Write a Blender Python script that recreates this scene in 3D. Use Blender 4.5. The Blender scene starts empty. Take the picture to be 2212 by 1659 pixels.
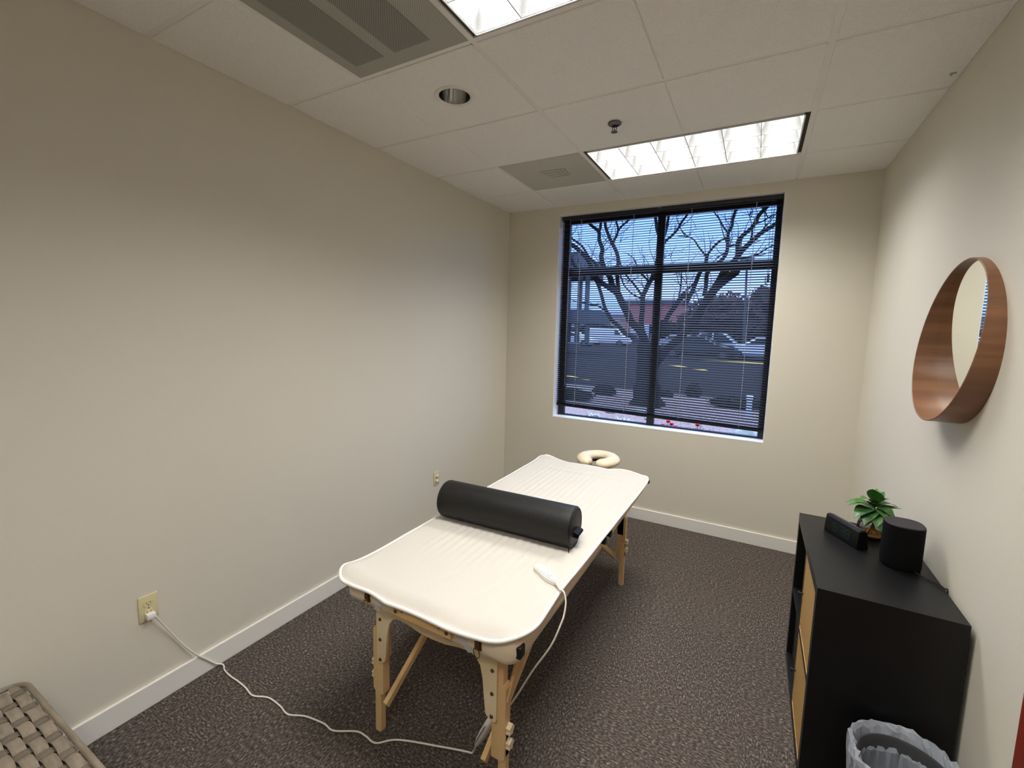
import bpy, bmesh, math, random
from mathutils import Vector, Matrix, Euler, noise
random.seed(7)
scn = bpy.context.scene
COL = scn.collection
PI = math.pi
# ------------------------------------------------------------------ place constants (metres)
H = 2.767      # ceiling
W = 2.848      # room width (x)
YB = -5.62     # rear wall behind the photographer
XL = 1.128     # ceiling bar
Y0 = 0.524     # first cross bar
G = 0.61
WX0, WX1, WZ0, WZ1 = 0.523, 2.286, 0.823, 2.693   # window opening
CAM = Vector((2.1786, -3.911, 1.6646))
ROT = Euler((1.4612, -0.0232, 0.5094), 'XYZ')
F = 963.3; PX = 1094.1; PY = 813.2

def srgb(r, g, b):
    f = lambda c: (c/255/12.92) if c/255 <= .04045 else ((c/255+.055)/1.055)**2.4
    return (f(r), f(g), f(b), 1)

# ------------------------------------------------------------------ materials
def mat(name, col=(.5, .5, .5, 1), rough=.6, metal=0, spec=.5, bump=None, var=None, emit=None, trans=0, alpha=1, sheen=0, coat=0):
    """bump=(scale, strength[, stretch]); var=(scale, second colour, stretch)"""
    m = bpy.data.materials.new(name); m.use_nodes = True
    nt = m.node_tree; b = nt.nodes['Principled BSDF']
    b.inputs['Base Color'].default_value = col
    b.inputs['Roughness'].default_value = rough
    b.inputs['Metallic'].default_value = metal
    b.inputs['Specular IOR Level'].default_value = spec
    b.inputs['Transmission Weight'].default_value = trans
    b.inputs['Alpha'].default_value = alpha
    b.inputs['Sheen Weight'].default_value = sheen
    b.inputs['Coat Weight'].default_value = coat
    if emit:
        b.inputs['Emission Color'].default_value = emit[0]; b.inputs['Emission Strength'].default_value = emit[1]
    def coords(stretch):
        tc = nt.nodes.new('ShaderNodeTexCoord'); mp = nt.nodes.new('ShaderNodeMapping')
        mp.inputs['Scale'].default_value = stretch
        nt.links.new(tc.outputs['Object'], mp.inputs['Vector']); return mp.outputs['Vector']
    if bump:
        n = nt.nodes.new('ShaderNodeTexNoise'); n.inputs['Scale'].default_value = bump[0]; n.inputs['Detail'].default_value = 4
        nt.links.new(coords(bump[2] if len(bump) > 2 else (1, 1, 1)), n.inputs['Vector'])
        bp = nt.nodes.new('ShaderNodeBump'); bp.inputs['Strength'].default_value = bump[1]; bp.inputs['Distance'].default_value = .01
        nt.links.new(n.outputs['Fac'], bp.inputs['Height']); nt.links.new(bp.outputs['Normal'], b.inputs['Normal'])
    if var:
        n = nt.nodes.new('ShaderNodeTexNoise'); n.inputs['Scale'].default_value = var[0]; n.inputs['Detail'].default_value = 6
        nt.links.new(coords(var[2] if len(var) > 2 else (1, 1, 1)), n.inputs['Vector'])
        r = nt.nodes.new('ShaderNodeValToRGB'); r.color_ramp.elements[0].position = .38; r.color_ramp.elements[1].position = .62
        r.color_ramp.elements[0].color = col; r.color_ramp.elements[1].color = var[1]
        nt.links.new(n.outputs['Fac'], r.inputs['Fac']); nt.links.new(r.outputs['Color'], b.inputs['Base Color'])
    return m

M = {}
M['wall'] = mat('wall_paint', srgb(216, 210, 194), .55, bump=(260, .06))
M['wall_side'] = M['wall']
M['reveal'] = mat('reveal_paint', srgb(238, 238, 236), .4)
M['trim'] = mat('white_trim', srgb(232, 228, 220), .4)
M['tile'] = mat('ceiling_tile', srgb(248, 246, 243), .9, bump=(160, .5), var=(220, srgb(240, 237, 232)))
M['gridbar'] = mat('grid_bar', srgb(236, 233, 228), .6)
M['vinyl'] = mat('cream_vinyl', srgb(228, 211, 182), .45, bump=(180, .12))
M['maple'] = mat('maple_wood', srgb(226, 194, 142), .42, var=(9, srgb(212, 174, 120), (1, 1, .08)), bump=(40, .05, (1, 1, .05)))
M['ply'] = mat('pale_plywood', srgb(234, 216, 180), .42, var=(7, srgb(224, 202, 162), (.3, 1, 1)))
M['fleece'] = mat('white_fleece', srgb(207, 201, 190), .95, spec=.15, bump=(420, .25), sheen=.3)
M['hem'] = mat('white_hem', srgb(232, 228, 220), .8, spec=.2)
M['elastic'] = mat('white_elastic', srgb(238, 236, 238), .8)
M['blackvinyl'] = mat('black_vinyl', srgb(26, 25, 24), .5, spec=.32, bump=(240, .15))
M['blackplastic'] = mat('black_plastic', srgb(20, 20, 20), .5, spec=.35)
M['brass'] = mat('antique_brass', srgb(120, 96, 58), .4, metal=.9)
M['gold'] = mat('bright_brass', srgb(190, 160, 80), .3, metal=.9)
M['steel'] = mat('dark_steel', srgb(120, 118, 114), .35, metal=1)
M['whiteplastic'] = mat('white_plastic', srgb(238, 234, 226), .35)
M['cord'] = mat('white_cord', srgb(232, 226, 212), .5)
M['ivory'] = mat('ivory_plastic', srgb(214, 203, 158), .4)
M['slot'] = mat('dark_slot', srgb(50, 44, 34), .6)
M['kallax'] = mat('black_brown_laminate', srgb(7, 6, 6), .42, spec=.4, bump=(120, .06, (1, .1, 1)))
M['rattan'] = mat('rattan_weave', srgb(196, 158, 92), .7, var=(160, srgb(170, 130, 70)), bump=(300, .4))
M['speaker'] = mat('black_speaker_cloth', srgb(9, 9, 9), .85, spec=.12, bump=(900, .3))
M['speakertop'] = mat('speaker_top', srgb(38, 36, 36), .6, spec=.35)
M['clock'] = mat('clock_black', srgb(9, 10, 12), .35, spec=.3)
M['clocktop'] = mat('clock_top', srgb(54, 52, 54), .4)
M['digits'] = mat('teal_digits', srgb(8, 44, 40), .5, emit=(srgb(20, 110, 100), .10))
M['leaf'] = mat('green_leaf', srgb(74, 122, 50), .4, var=(24, srgb(44, 84, 36)))
M['stem'] = mat('plant_stem', srgb(96, 84, 50), .6)
M['water'] = mat('amber_water', srgb(235, 205, 150), .05, trans=1)
M['water'].node_tree.nodes['Principled BSDF'].inputs['IOR'].default_value = 1.33
M['gold_base'] = mat('gold_pebbles', srgb(200, 150, 70), .5, var=(90, srgb(160, 110, 40)))
M['walnut'] = mat('walnut_veneer', srgb(134, 92, 62), .36, var=(10, srgb(116, 78, 52), (.25, .25, 3)), bump=(60, .05, (.2, .2, 2)))
M['walnut_in'] = mat('walnut_veneer_inside', srgb(168, 112, 72), .3, var=(6, srgb(150, 98, 60), (3, .3, .3)))
M['mirror'] = mat('mirror_glass', (.93, .95, .90, 1), .015, metal=1)
M['blind'] = mat('black_blind_slat', srgb(15, 13, 12), .5, spec=.35)
M['blindrail'] = mat('black_blind_rail', srgb(24, 24, 28), .4)
M['wframe'] = mat('black_window_frame', srgb(30, 30, 34), .4)
M['blindcord'] = mat('black_blind_cord', srgb(40, 40, 42), .7)
M['whitecord'] = mat('pale_ladder_cord', srgb(238, 240, 244), .7)
M['wand'] = mat('clear_wand', srgb(120, 122, 122), .2, coat=.5)
M['perf'] = None
M['alum'] = mat('louver_metal', srgb(112, 112, 111), .35, spec=.5)
M['fixwhite'] = mat('fixture_white', srgb(232, 232, 228), .5)
M['fixgap'] = mat('fixture_gap_shade', srgb(40, 38, 38), .7)
M['lamp'] = mat('lamp_panel', (1, 1, 1, 1), .6, emit=((1.0, .985, .96, 1), 45.0))
M['lamp_weak'] = mat('lamp_panel_dimmed', (1, 1, 1, 1), .6, emit=((1.0, .985, .96, 1), 31.0))  # dimmer emission for the added rear fitting, set by left wall brightness
M['chrome'] = mat('chrome_reflector', srgb(225, 225, 225), .12, metal=1)
M['doorwood'] = mat('cherry_wood', srgb(128, 46, 28), .4, var=(8, srgb(104, 34, 20), (1, 1, .1)))
M['wicker'] = mat('grey_wicker', srgb(142, 130, 112), .65, var=(60, srgb(122, 110, 94), (.15, 1, 1)), bump=(300, .2))
M['wickerdark'] = mat('grey_wicker_cross', srgb(108, 98, 84), .7, bump=(300, .2))
M['wickerbase'] = mat('wicker_underlay', srgb(60, 50, 42), .9)
M['binblack'] = mat('bin_plastic', srgb(60, 60, 62), .5)
# outdoors
M['mulch'] = mat('bark_mulch', srgb(176, 156, 148), .95, var=(40, srgb(116, 98, 94)), bump=(60, 1))
M['asphalt'] = mat('asphalt', srgb(35, 32, 31), .95, spec=.1, var=(.8, srgb(33, 31, 31)))
M['kerb'] = mat('concrete_kerb', srgb(170, 165, 155), .9)
M['yellow'] = mat('yellow_paint', srgb(235, 195, 80), .8)
M['bark'] = mat('tree_bark', srgb(28, 23, 20), .95, spec=.1, var=(14, srgb(20, 17, 15), (1, 1, .3)), bump=(30, .6))
M['evergreen'] = mat('shrub_leaf', srgb(30, 33, 26), .95, spec=.1, var=(8, srgb(22, 25, 20)))
M['browncrown'] = mat('brown_twigs', srgb(66, 52, 45), .95, spec=.1, var=(6, srgb(50, 40, 35)))
M['silverleaf'] = mat('silver_leaf', srgb(190, 200, 180), .8)
M['redflower'] = mat('red_flower', srgb(220, 40, 60), .6)
M['rock'] = mat('pale_rock', srgb(168, 178, 168), .9, var=(5, srgb(140, 150, 140)))
M['brickred'] = mat('red_wall', srgb(190, 110, 100), .9)
M['beige'] = mat('beige_wall', srgb(176, 158, 146), .9)
M['greywall'] = mat('grey_wall', srgb(62, 66, 74), .8)
M['pale'] = mat('pale_panel', srgb(210, 222, 235), .7)
M['carwhite'] = mat('white_car_paint', srgb(235, 238, 242), .25, coat=.6)
M['cardark'] = mat('dark_car_paint', srgb(40, 40, 46), .25, coat=.6)
M['carsilver'] = mat('silver_car_paint', srgb(180, 190, 196), .25, coat=.6)
M['carglass'] = mat('car_glass', srgb(30, 34, 40), .1)
M['tyre'] = mat('tyre_rubber', srgb(24, 24, 26), .9)
M['facade'] = mat('facade_stucco', srgb(170, 165, 155), .9)

def thin_glass(name, tint=(1, 1, 1, 1), refl=.06):
    m = bpy.data.materials.new(name); m.use_nodes = True; nt = m.node_tree; nt.nodes.clear()
    o = nt.nodes.new('ShaderNodeOutputMaterial'); mx = nt.nodes.new('ShaderNodeMixShader')
    t = nt.nodes.new('ShaderNodeBsdfTransparent'); g = nt.nodes.new('ShaderNodeBsdfGlossy')
    t.inputs['Color'].default_value = tint; g.inputs['Roughness'].default_value = .02
    fr = nt.nodes.new('ShaderNodeFresnel'); fr.inputs['IOR'].default_value = 1.3
    nt.links.new(fr.outputs[0], mx.inputs[0]); nt.links.new(t.outputs[0], mx.inputs[1]); nt.links.new(g.outputs[0], mx.inputs[2])
    nt.links.new(mx.outputs[0], o.inputs[0]); return m
M['glass'] = thin_glass('window_glass', (.95, .97, 1, 1))
M['vase'] = thin_glass('vase_glass', (.90, .92, .92, 1))

def film(name):
    m = bpy.data.materials.new(name); m.use_nodes = True; nt = m.node_tree
    b = nt.nodes['Principled BSDF']; b.inputs['Base Color'].default_value = srgb(205, 212, 222); b.inputs['Roughness'].default_value = .22
    o = nt.nodes['Material Output']; t = nt.nodes.new('ShaderNodeBsdfTransparent'); mx = nt.nodes.new('ShaderNodeMixShader')
    mx.inputs[0].default_value = .45
    nt.links.new(t.outputs[0], mx.inputs[1]); nt.links.new(b.outputs[0], mx.inputs[2]); nt.links.new(mx.outputs[0], o.inputs[0]); return m
M['film'] = film('bin_liner_film')

def perforated(name, col, hole):
    m = mat(name, col, .6); nt = m.node_tree; b = nt.nodes['Principled BSDF']
    tc = nt.nodes.new('ShaderNodeTexCoord'); mp = nt.nodes.new('ShaderNodeMapping'); mp.inputs['Scale'].default_value = (160, 160, 160)
    mp.inputs['Rotation'].default_value = (0, 0, PI/4)
    v = nt.nodes.new('ShaderNodeTexVoronoi'); v.inputs['Scale'].default_value = 1; v.inputs['Randomness'].default_value = 0
    v.voronoi_dimensions = '2D'
    r = nt.nodes.new('ShaderNodeValToRGB'); r.color_ramp.elements[0].position = .30; r.color_ramp.elements[1].position = .38
    r.color_ramp.elements[0].color = hole; r.color_ramp.elements[1].color = col
    nt.links.new(tc.outputs['Object'], mp.inputs['Vector']); nt.links.new(mp.outputs['Vector'], v.inputs['Vector'])
    nt.links.new(v.outputs['Distance'], r.inputs['Fac']); nt.links.new(r.outputs['Color'], b.inputs['Base Color']); return m
M['perf'] = perforated('perforated_metal', srgb(188, 187, 178), srgb(122, 120, 110))
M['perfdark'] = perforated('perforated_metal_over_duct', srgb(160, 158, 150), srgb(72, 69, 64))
M['perflight'] = perforated('perforated_metal_supply', srgb(214, 212, 202), srgb(160, 158, 147))

def carpet():
    m = mat('carpet_tiles', rough=1, spec=.1); nt = m.node_tree; b = nt.nodes['Principled BSDF']; N = nt.nodes.new; L = nt.links.new
    tc = N('ShaderNodeTexCoord')
    def nz(scale, sx, sy):
        mp = N('ShaderNodeMapping'); mp.inputs['Scale'].default_value = (sx, sy, 1); L(tc.outputs['Object'], mp.inputs['Vector'])
        n = N('ShaderNodeTexNoise'); n.inputs['Scale'].default_value = scale; n.inputs['Detail'].default_value = 3; n.inputs['Roughness'].default_value = .6
        L(mp.outputs['Vector'], n.inputs['Vector']); return n.outputs['Fac']
    a = nz(150, 1, .45); c = nz(150, .45, 1)
    ck = N('ShaderNodeTexChecker'); ck.inputs['Scale'].default_value = 1/.61; ck.inputs['Color1'].default_value = (0, 0, 0, 1); ck.inputs['Color2'].default_value = (1, 1, 1, 1)
    mp = N('ShaderNodeMapping'); mp.inputs['Location'].default_value = (.2, .1, .31); L(tc.outputs['Object'], mp.inputs['Vector']); L(mp.outputs['Vector'], ck.inputs['Vector'])
    mx = N('ShaderNodeMix'); mx.data_type = 'FLOAT'; L(ck.outputs['Fac'], mx.inputs[0]); L(a, mx.inputs[2]); L(c, mx.inputs[3])
    r = N('ShaderNodeValToRGB'); e = r.color_ramp.elements
    e[0].position = .36; e[0].color = srgb(56, 50, 46); e[1].position = .74; e[1].color = srgb(176, 168, 158)
    k = e.new(.52); k.color = srgb(86, 78, 72); k = e.new(.62); k.color = srgb(112, 104, 97)
    L(mx.outputs[0], r.inputs['Fac'])
    big = nz(1.6, 1, 1); r2 = N('ShaderNodeValToRGB'); r2.color_ramp.elements[0].color = (.9, .88, .86, 1); r2.color_ramp.elements[1].color = (1.04, 1.05, 1.04, 1)
    L(big, r2.inputs['Fac'])
    ml = N('ShaderNodeMix'); ml.data_type = 'RGBA'; ml.blend_type = 'MULTIPLY'; ml.inputs[0].default_value = 1
    L(r.outputs['Color'], ml.inputs[6]); L(r2.outputs['Color'], ml.inputs[7]); L(ml.outputs[2], b.inputs['Base Color'])
    bp = N('ShaderNodeBump'); bp.inputs['Strength'].default_value = .8; bp.inputs['Distance'].default_value = .004
    L(mx.outputs[0], bp.inputs['Height']); L(bp.outputs['Normal'], b.inputs['Normal']); return m
M['carpet'] = carpet()

# ------------------------------------------------------------------ mesh helpers
def obj(name, bm, m=None, parent=None, smooth=False, loc=None):
    me = bpy.data.meshes.new(name); bm.normal_update(); bm.to_mesh(me); bm.free()
    if smooth is True:
        for p in me.polygons: p.use_smooth = True
    if m is not None: me.materials.append(M[m] if isinstance(m, str) else m)
    o = bpy.data.objects.new(name, me); COL.objects.link(o)
    if parent is not None:
        o.parent = parent; o.matrix_parent_inverse = Matrix.Translation(-parent.location) if parent.type == 'EMPTY' else Matrix()
    if loc: o.location = loc
    if smooth == 'auto':
        me.shade_smooth() if hasattr(me, 'shade_smooth') else None
        md = None
        for p in me.polygons: p.use_smooth = True
        try: me.set_sharp_from_angle(angle=math.radians(35))
        except Exception: pass
    return o
def thing(name, label, cat, loc=(0, 0, 0), group=None):
    o = bpy.data.objects.new(name, None); COL.objects.link(o); o.location = loc; o.empty_display_size = .05
    o['label'] = label; o['category'] = cat
    if group: o['group'] = group
    return o
def tag(o, label, cat, group=None, kind=None):
    o['label'] = label; o['category'] = cat
    if group: o['group'] = group
    if kind: o['kind'] = kind
    return o
def struct(o, label=None):
    o['kind'] = 'structure'
    if label: o['label'] = label
    return o
def box(bm, a, b, bev=0, seg=2, mtx=None):
    r = bmesh.ops.create_cube(bm, size=1)
    vs = r['verts']
    c = [(a[i]+b[i])/2 for i in range(3)]; s = [abs(b[i]-a[i]) for i in range(3)]
    for v in vs: v.co = Vector((c[0]+v.co.x*s[0], c[1]+v.co.y*s[1], c[2]+v.co.z*s[2]))
    if bev:
        es = list({e for v in vs for e in v.link_edges})
        r2 = bmesh.ops.bevel(bm, geom=es, offset=bev, segments=seg, affect='EDGES', profile=.5)
        vs = list({v for f in r2['faces'] for v in f.verts} | {v for v in vs if v.is_valid})
    if mtx:
        for v in vs: v.co = mtx @ v.co
    return vs
def bar(bm, p, q, w, t, bev=0, up=Vector((0, 0, 1))):
    """a square-section bar from p to q"""
    p, q = Vector(p), Vector(q); d = (q-p); L = d.length; d.normalize()
    x = up.cross(d); x = x.normalized() if x.length > 1e-4 else Vector((1, 0, 0)); y = d.cross(x)
    m = Matrix((x, y, d)).transposed().to_4x4(); m.translation = p
    box(bm, (-w/2, -t/2, 0), (w/2, t/2, L), bev, 2, m)
def smoothpath(pts, n=6):
    pts = [Vector(p) for p in pts]; out = []
    for i in range(len(pts)-1):
        p0 = pts[max(i-1, 0)]; p1 = pts[i]; p2 = pts[i+1]; p3 = pts[min(i+2, len(pts)-1)]
        for k in range(n):
            t = k/n
            out.append(.5*((2*p1)+(-p0+p2)*t+(2*p0-5*p1+4*p2-p3)*t*t+(-p0+3*p1-3*p2+p3)*t**3))
    out.append(pts[-1]); return out
def tube(bm, pts, rad, seg=8, closed=False, flat=1.0):
    pts = [Vector(p) for p in pts]; n = len(pts)
    R = rad if isinstance(rad, (list, tuple)) else [rad]*n
    rings = []; up = Vector((0, 0, 1)); prev = None
    for i, p in enumerate(pts):
        if closed: d = (pts[(i+1) % n]-pts[i-1])
        else: d = pts[min(i+1, n-1)]-pts[max(i-1, 0)]
        d = d.normalized() if d.length > 1e-9 else Vector((0, 0, 1))
        if prev is None: x = up.cross(d); x = x.normalized() if x.length > .05 else Vector((1, 0, 0))
        else: x = (prev-d*prev.dot(d)).normalized()
        prev = x; y = d.cross(x)
        rings.append([bm.verts.new(p+(x*math.cos(2*PI*k/seg)+y*math.sin(2*PI*k/seg)*flat)*R[i]) for k in range(seg)])
    m = n if closed else n-1
    for i in range(m):
        a, b = rings[i], rings[(i+1) % n]
        for k in range(seg): bm.faces.new((a[k], a[(k+1) % seg], b[(k+1) % seg], b[k]))
    if not closed: bm.faces.new(rings[0][::-1]); bm.faces.new(rings[-1])
def lathe(bm, prof, c=(0, 0, 0), seg=40, sx=1, sy=1, cap=True):
    rings = []
    for r, z in prof:
        rings.append([bm.verts.new((c[0]+r*sx*math.cos(2*PI*k/seg), c[1]+r*sy*math.sin(2*PI*k/seg), c[2]+z)) for k in range(seg)])
    for a, b in zip(rings, rings[1:]):
        for k in range(seg): bm.faces.new((a[k], a[(k+1) % seg], b[(k+1) % seg], b[k]))
    if cap:
        bm.faces.new(rings[0][::-1]); bm.faces.new(rings[-1])
def cyl(bm, p, q, r, seg=20): tube(bm, [p, q], r, seg)
def prism(bm, pts2, y0, y1, plane='xz'):
    """extrude a 2-D outline; plane xz extrudes along y, xy along z, yz along x"""
    def P(a, b, c):
        return {'xz': (a, c, b), 'xy': (a, b, c), 'yz': (c, a, b)}[plane]
    A = [bm.verts.new(P(a, b, y0)) for a, b in pts2]; B = [bm.verts.new(P(a, b, y1)) for a, b in pts2]
    f1 = bm.faces.new(A[::-1]); f2 = bm.faces.new(B); bm.normal_update()
    for i in range(len(A)): j = (i+1) % len(A); bm.faces.new((A[i], A[j], B[j], B[i]))
    bmesh.ops.triangulate(bm, faces=[f1, f2])
    bmesh.ops.recalc_face_normals(bm, faces=bm.faces)
def at(px, py, Y):
    """the place seen at a pixel of the photograph, at distance Y behind the window wall"""
    d = ROT.to_matrix() @ Vector(((px-PX)/F, -(py-PY)/F, -1)); return CAM+d*((Y-CAM.y)/d.y)
def atz(px, py, z=0):
    d = ROT.to_matrix() @ Vector(((px-PX)/F, -(py-PY)/F, -1)); return CAM+d*((z-CAM.z)/d.z)
B = bmesh.new

# ================================================================== THE SETTING
bm = B(); box(bm, (-.12, YB-.12, -.1), (W+.12, .16, 0)); struct(obj('floor', bm, 'carpet'), 'dark brown flecked carpet tiles')
bm = B(); box(bm, (-.12, YB-.12, 0), (0, 0.16, H+.34)); struct(obj('wall_left', bm, 'wall'))
bm = B()   # right wall with a doorway next to the photographer
DY0, DY1, DZ = -3.37, -2.43, 2.13
box(bm, (W, DY1, 0), (W+.12, .16, H+.34)); box(bm, (W, YB-.12, 0), (W+.12, DY0, H+.34)); box(bm, (W, DY0, DZ), (W+.12, DY1, H+.34))
struct(obj('wall_right', bm, 'wall'))
bm = B(); box(bm, (0, YB-.12, 0), (W, YB, H+.34)); struct(obj('wall_front', bm, 'wall'))
bm = B()
box(bm, (0, 0, 0), (WX0, .16, H+.34)); box(bm, (WX1, 0, 0), (W, .16, H+.34))
box(bm, (WX0, 0, 0), (WX1, .16, WZ0)); box(bm, (WX0, 0, WZ1), (WX1, .16, H+.34))
struct(obj('wall_back', bm, 'wall'), 'window wall')
bm = B()   # outside skin of the building
box(bm, (-6, .16, -.2), (WX0, .30, 3.6)); box(bm, (WX1, .16, -.2), (8, .30, 3.6)); box(bm, (WX0, .16, -.2), (WX1, .30, WZ0-.03)); box(bm, (WX0, .16, WZ1), (WX1, .30, 3.6))
struct(obj('wall_outside', bm, 'facade'))
# door on the right wall
bm = B()
box(bm, (W-.016, DY1-.02, 0), (W, DY1+.065, DZ+.065), .003); box(bm, (W-.016, DY0-.065, 0), (W, DY0+.02, DZ+.065), .003); box(bm, (W-.016, DY0+.02, DZ-.02), (W, DY1-.02, DZ+.065), .003)
struct(obj('trim_door', bm, 'doorwood'), 'red brown wooden door casing')
bm = B(); box(bm, (W+.03, DY0, 0), (W+.07, DY1, DZ)); door = struct(obj('door_1', bm, 'doorwood'), 'red brown wooden door')
bm = B(); cyl(bm, (W+.03, DY0+.08, 1), (W-.03, DY0+.08, 1), .012); cyl(bm, (W-.03, DY0+.08, 1), (W-.03, DY0+.19, 1), .01); obj('door_handle', bm, 'steel', door, True)
# skirting boards
def skirt(name, a, b):
    bm = B(); box(bm, a, b, .003); struct(obj(name, bm, 'trim'))
skirt('baseboard_left', (0, YB, 0), (.014, 0, .102))
skirt('baseboard_back', (.014, -.014, 0), (W-.014, 0, .102))
bm = B(); box(bm, (W-.014, DY1+.065, 0), (W, 0, .102), .003); box(bm, (W-.014, YB, 0), (W, DY0-.065, .102), .003); struct(obj('baseboard_right', bm, 'trim'))
skirt('baseboard_front', (.014, YB, 0), (W-.014, YB+.014, .102))

# ---- ceiling: tiles in a T-bar grid
bars_x = [XL, XL+2*G]
rows = [(-Y0, 0.0)] + [(-Y0-(j+1)*G, -Y0-j*G) for j in range(0, 8)]
rows[-1] = (YB, rows[-1][1])
xs = [0, XL-G, XL, XL+G, XL+2*G, W]
skip = {(1, 1), (2, 1), (3, 1), (2, 4), (3, 4), (1, 4), (1, 5), (1, 3), (2, 7), (3, 7)}   # (column, row): fittings there
bm = B()
for r, (ya, yb) in enumerate(rows):
    if yb <= YB: continue
    for c in range(5):
        if (c, r) in skip: continue
        xa, xb = xs[c], xs[c+1]
        gl = .012 if c in (2, 4) else (.0 if c == 0 else .0022)
        gr = .012 if c in (1, 3) else (.0 if c == 4 else .0022)
        g0 = 0 if yb == 0 else .012; g1 = 0 if ya == YB else .012
        box(bm, (xa+gl, ya+g1, H), (xb-gr, yb-g0, H+.018), .0025, 1)
# tile with the round opening of the downlight
cx, cy = .823, -2.05; xa, xb = XL-G+.0022, XL-.012; ya, yb = rows[3][0]+.012, rows[3][1]-.012
n = 64; ring = []; out = []
for k in range(n):
    a = 2*PI*(k+.5)/n; dx, dy = math.cos(a), math.sin(a)
    t = min(((xb-cx) if dx > 0 else (xa-cx))/dx, ((yb-cy) if dy > 0 else (ya-cy))/dy)
    out.append(bm.verts.new((cx+dx*t, cy+dy*t, H))); ring.append(bm.verts.new((cx+.078*dx, cy+.078*dy, H)))
for k in range(n): bm.faces.new((ring[k], out[k], out[(k+1) % n], ring[(k+1) % n]))
box(bm, (xa, ya, H+.0006), (xa+.003, yb, H+.018)); box(bm, (xb-.003, ya, H+.0006), (xb, yb, H+.018)); box(bm, (xa, ya, H+.0006), (xb, ya+.003, H+.018)); box(bm, (xa, yb-.003, H+.0006), (xb, yb, H+.018))
for sx_, sy_ in ((xa, ya), (xa, yb), (xb, ya), (xb, yb)):
    qx, qy = (1 if sx_ == xa else -1), (1 if sy_ == ya else -1); v_ = [bm.verts.new((sx_, sy_, H+.0002)), bm.verts.new((sx_+qx*.03, sy_, H+.0002)), bm.verts.new((sx_, sy_+qy*.03, H+.0002))]; bm.faces.new(v_ if qx*qy < 0 else v_[::-1])
box(bm, (-.1, YB-.1, H+.30), (W+.1, .1, H+.33))     # unseen slab added over the plenum to keep sky light out
ceil = struct(obj('ceiling', bm, 'tile'), 'suspended ceiling of off-white tiles')
bm = B()
for x in bars_x: box(bm, (x-.012, YB, H+.004), (x+.012, 0, H+.03))
for j in range(0, 8):
    y = -Y0-j*G
    box(bm, (0, y-.012, H+.0045), (W, y+.012, H+.028))
for r in (1, 4, 5): box(bm, (XL-G-.012, rows[r][0], H+.005), (XL-G+.012, rows[r][1], H+.027))
obj('grid_bars', bm, 'gridbar', ceil)
bm = B()
for x in (XL-G, XL+G):
    for r, (ya, yb) in enumerate(rows):
        if (x > XL and r in (1, 4, 7)) or (x < XL and r in (1, 4, 5)): continue
        box(bm, (x-.006, ya, H+.006), (x+.006, yb, H+.015))
obj('tile_groove', bm, 'tile', ceil)

# ---- recessed fluorescent fittings
def ceiling_light(x0, y0, label, lamp='lamp'):
    x1, y1 = x0+2*G, y0+G; t = thing('ceiling_light', label, 'ceiling light', ((x0+x1)/2, (y0+y1)/2, H), 'recessed fluorescent ceiling lights')
    bm = B(); a = .012
    for (p, q) in (((x0+a, y0+a), (x0+a+.022, y1-a)), ((x1-a-.022, y0+a), (x1-a, y1-a)), ((x0+a, y0+a), (x1-a, y0+a+.012)), ((x0+a, y1-a-.012), (x1-a, y1-a))):
        box(bm, (p[0], p[1], H+.012), (q[0], q[1], H+.035))
    obj('shadow_gap', bm, 'fixgap', t)  # dark strips, the shade of the gap put into their colour
    bm = B(); u0, u1, v0, v1 = x0+a+.02, x1-a-.02, y0+a+.011, y1-a-.011
    for s in ((u0, v0, u0+.006, v1), (u1-.006, v0, u1, v1), (u0, v0, u1, v0+.006), (u0, v1-.006, u1, v1)):
        box(bm, (s[0], s[1], H-.001), (s[2], s[3], H+.03))
    obj('door_frame', bm, 'fixwhite', t)
    bm = B()
    for s in ((u0-.004, v0-.004, u0, v1), (u1, v0, u1+.004, v1), (u0, v0-.004, u1, v0), (u0, v1, u1, v1+.004)):
        box(bm, (s[0], s[1], H+.02), (s[2], s[3], H+.13))
    box(bm, (u0-.004, v0-.004, H+.125), (u1+.004, v1+.004, H+.13)); obj('housing', bm, 'fixwhite', t)
    bm = B(); hz = .075
    def blade(p, q, horiz, half=False):
        prof = [(0.0016+.024*(k/6)**2.0, hz*k/6) for k in range(7)]
        for sgn in ((-1, 1)):
            prev = None
            for w, z in prof:
                o = sgn*w
                A = (p[0]+(o if not horiz else 0), p[1]+(o if horiz else 0), H+.003+z); Bq = (q[0]+(o if not horiz else 0), q[1]+(o if horiz else 0), H+.003+z)
                cur = (bm.verts.new(A), bm.verts.new(Bq))
                if prev: bm.faces.new((prev[0], prev[1], cur[1], cur[0]))
                prev = cur
        o = .0016
        if horiz: vs = [(p[0], p[1]-o), (q[0], q[1]-o), (q[0], q[1]+o), (p[0], p[1]+o)]
        else: vs = [(p[0]-o, p[1]), (q[0]-o, q[1]), (q[0]+o, q[1]), (p[0]+o, p[1])]
        bm.faces.new([bm.verts.new((a_, b_, H+.003)) for a_, b_ in vs])
    for k in range(0, 7):
        x = u0+.006+(u1-u0-.012)*k/6; blade((x, v0+.006), (x, v1-.006), False)
    for k in range(0, 4):
        y = v0+.006+(v1-v0-.012)*k/3; blade((u0+.006, y), (u1-.006, y), True)
    obj('louver', bm, 'alum', t)
    bm = B(); vs = [bm.verts.new(v) for v in ((u0, v0, H+.115), (u0, v1, H+.115), (u1, v1, H+.115), (u1, v0, H+.115))]; bm.faces.new(vs)
    obj('lamp_panel', bm, lamp, t)
ceiling_light(XL, -Y0-G, 'lit rectangular ceiling light with cell louver near the window')
ceiling_light(XL, -Y0-4*G, 'lit ceiling light cut off by the top edge of the photo')

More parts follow.
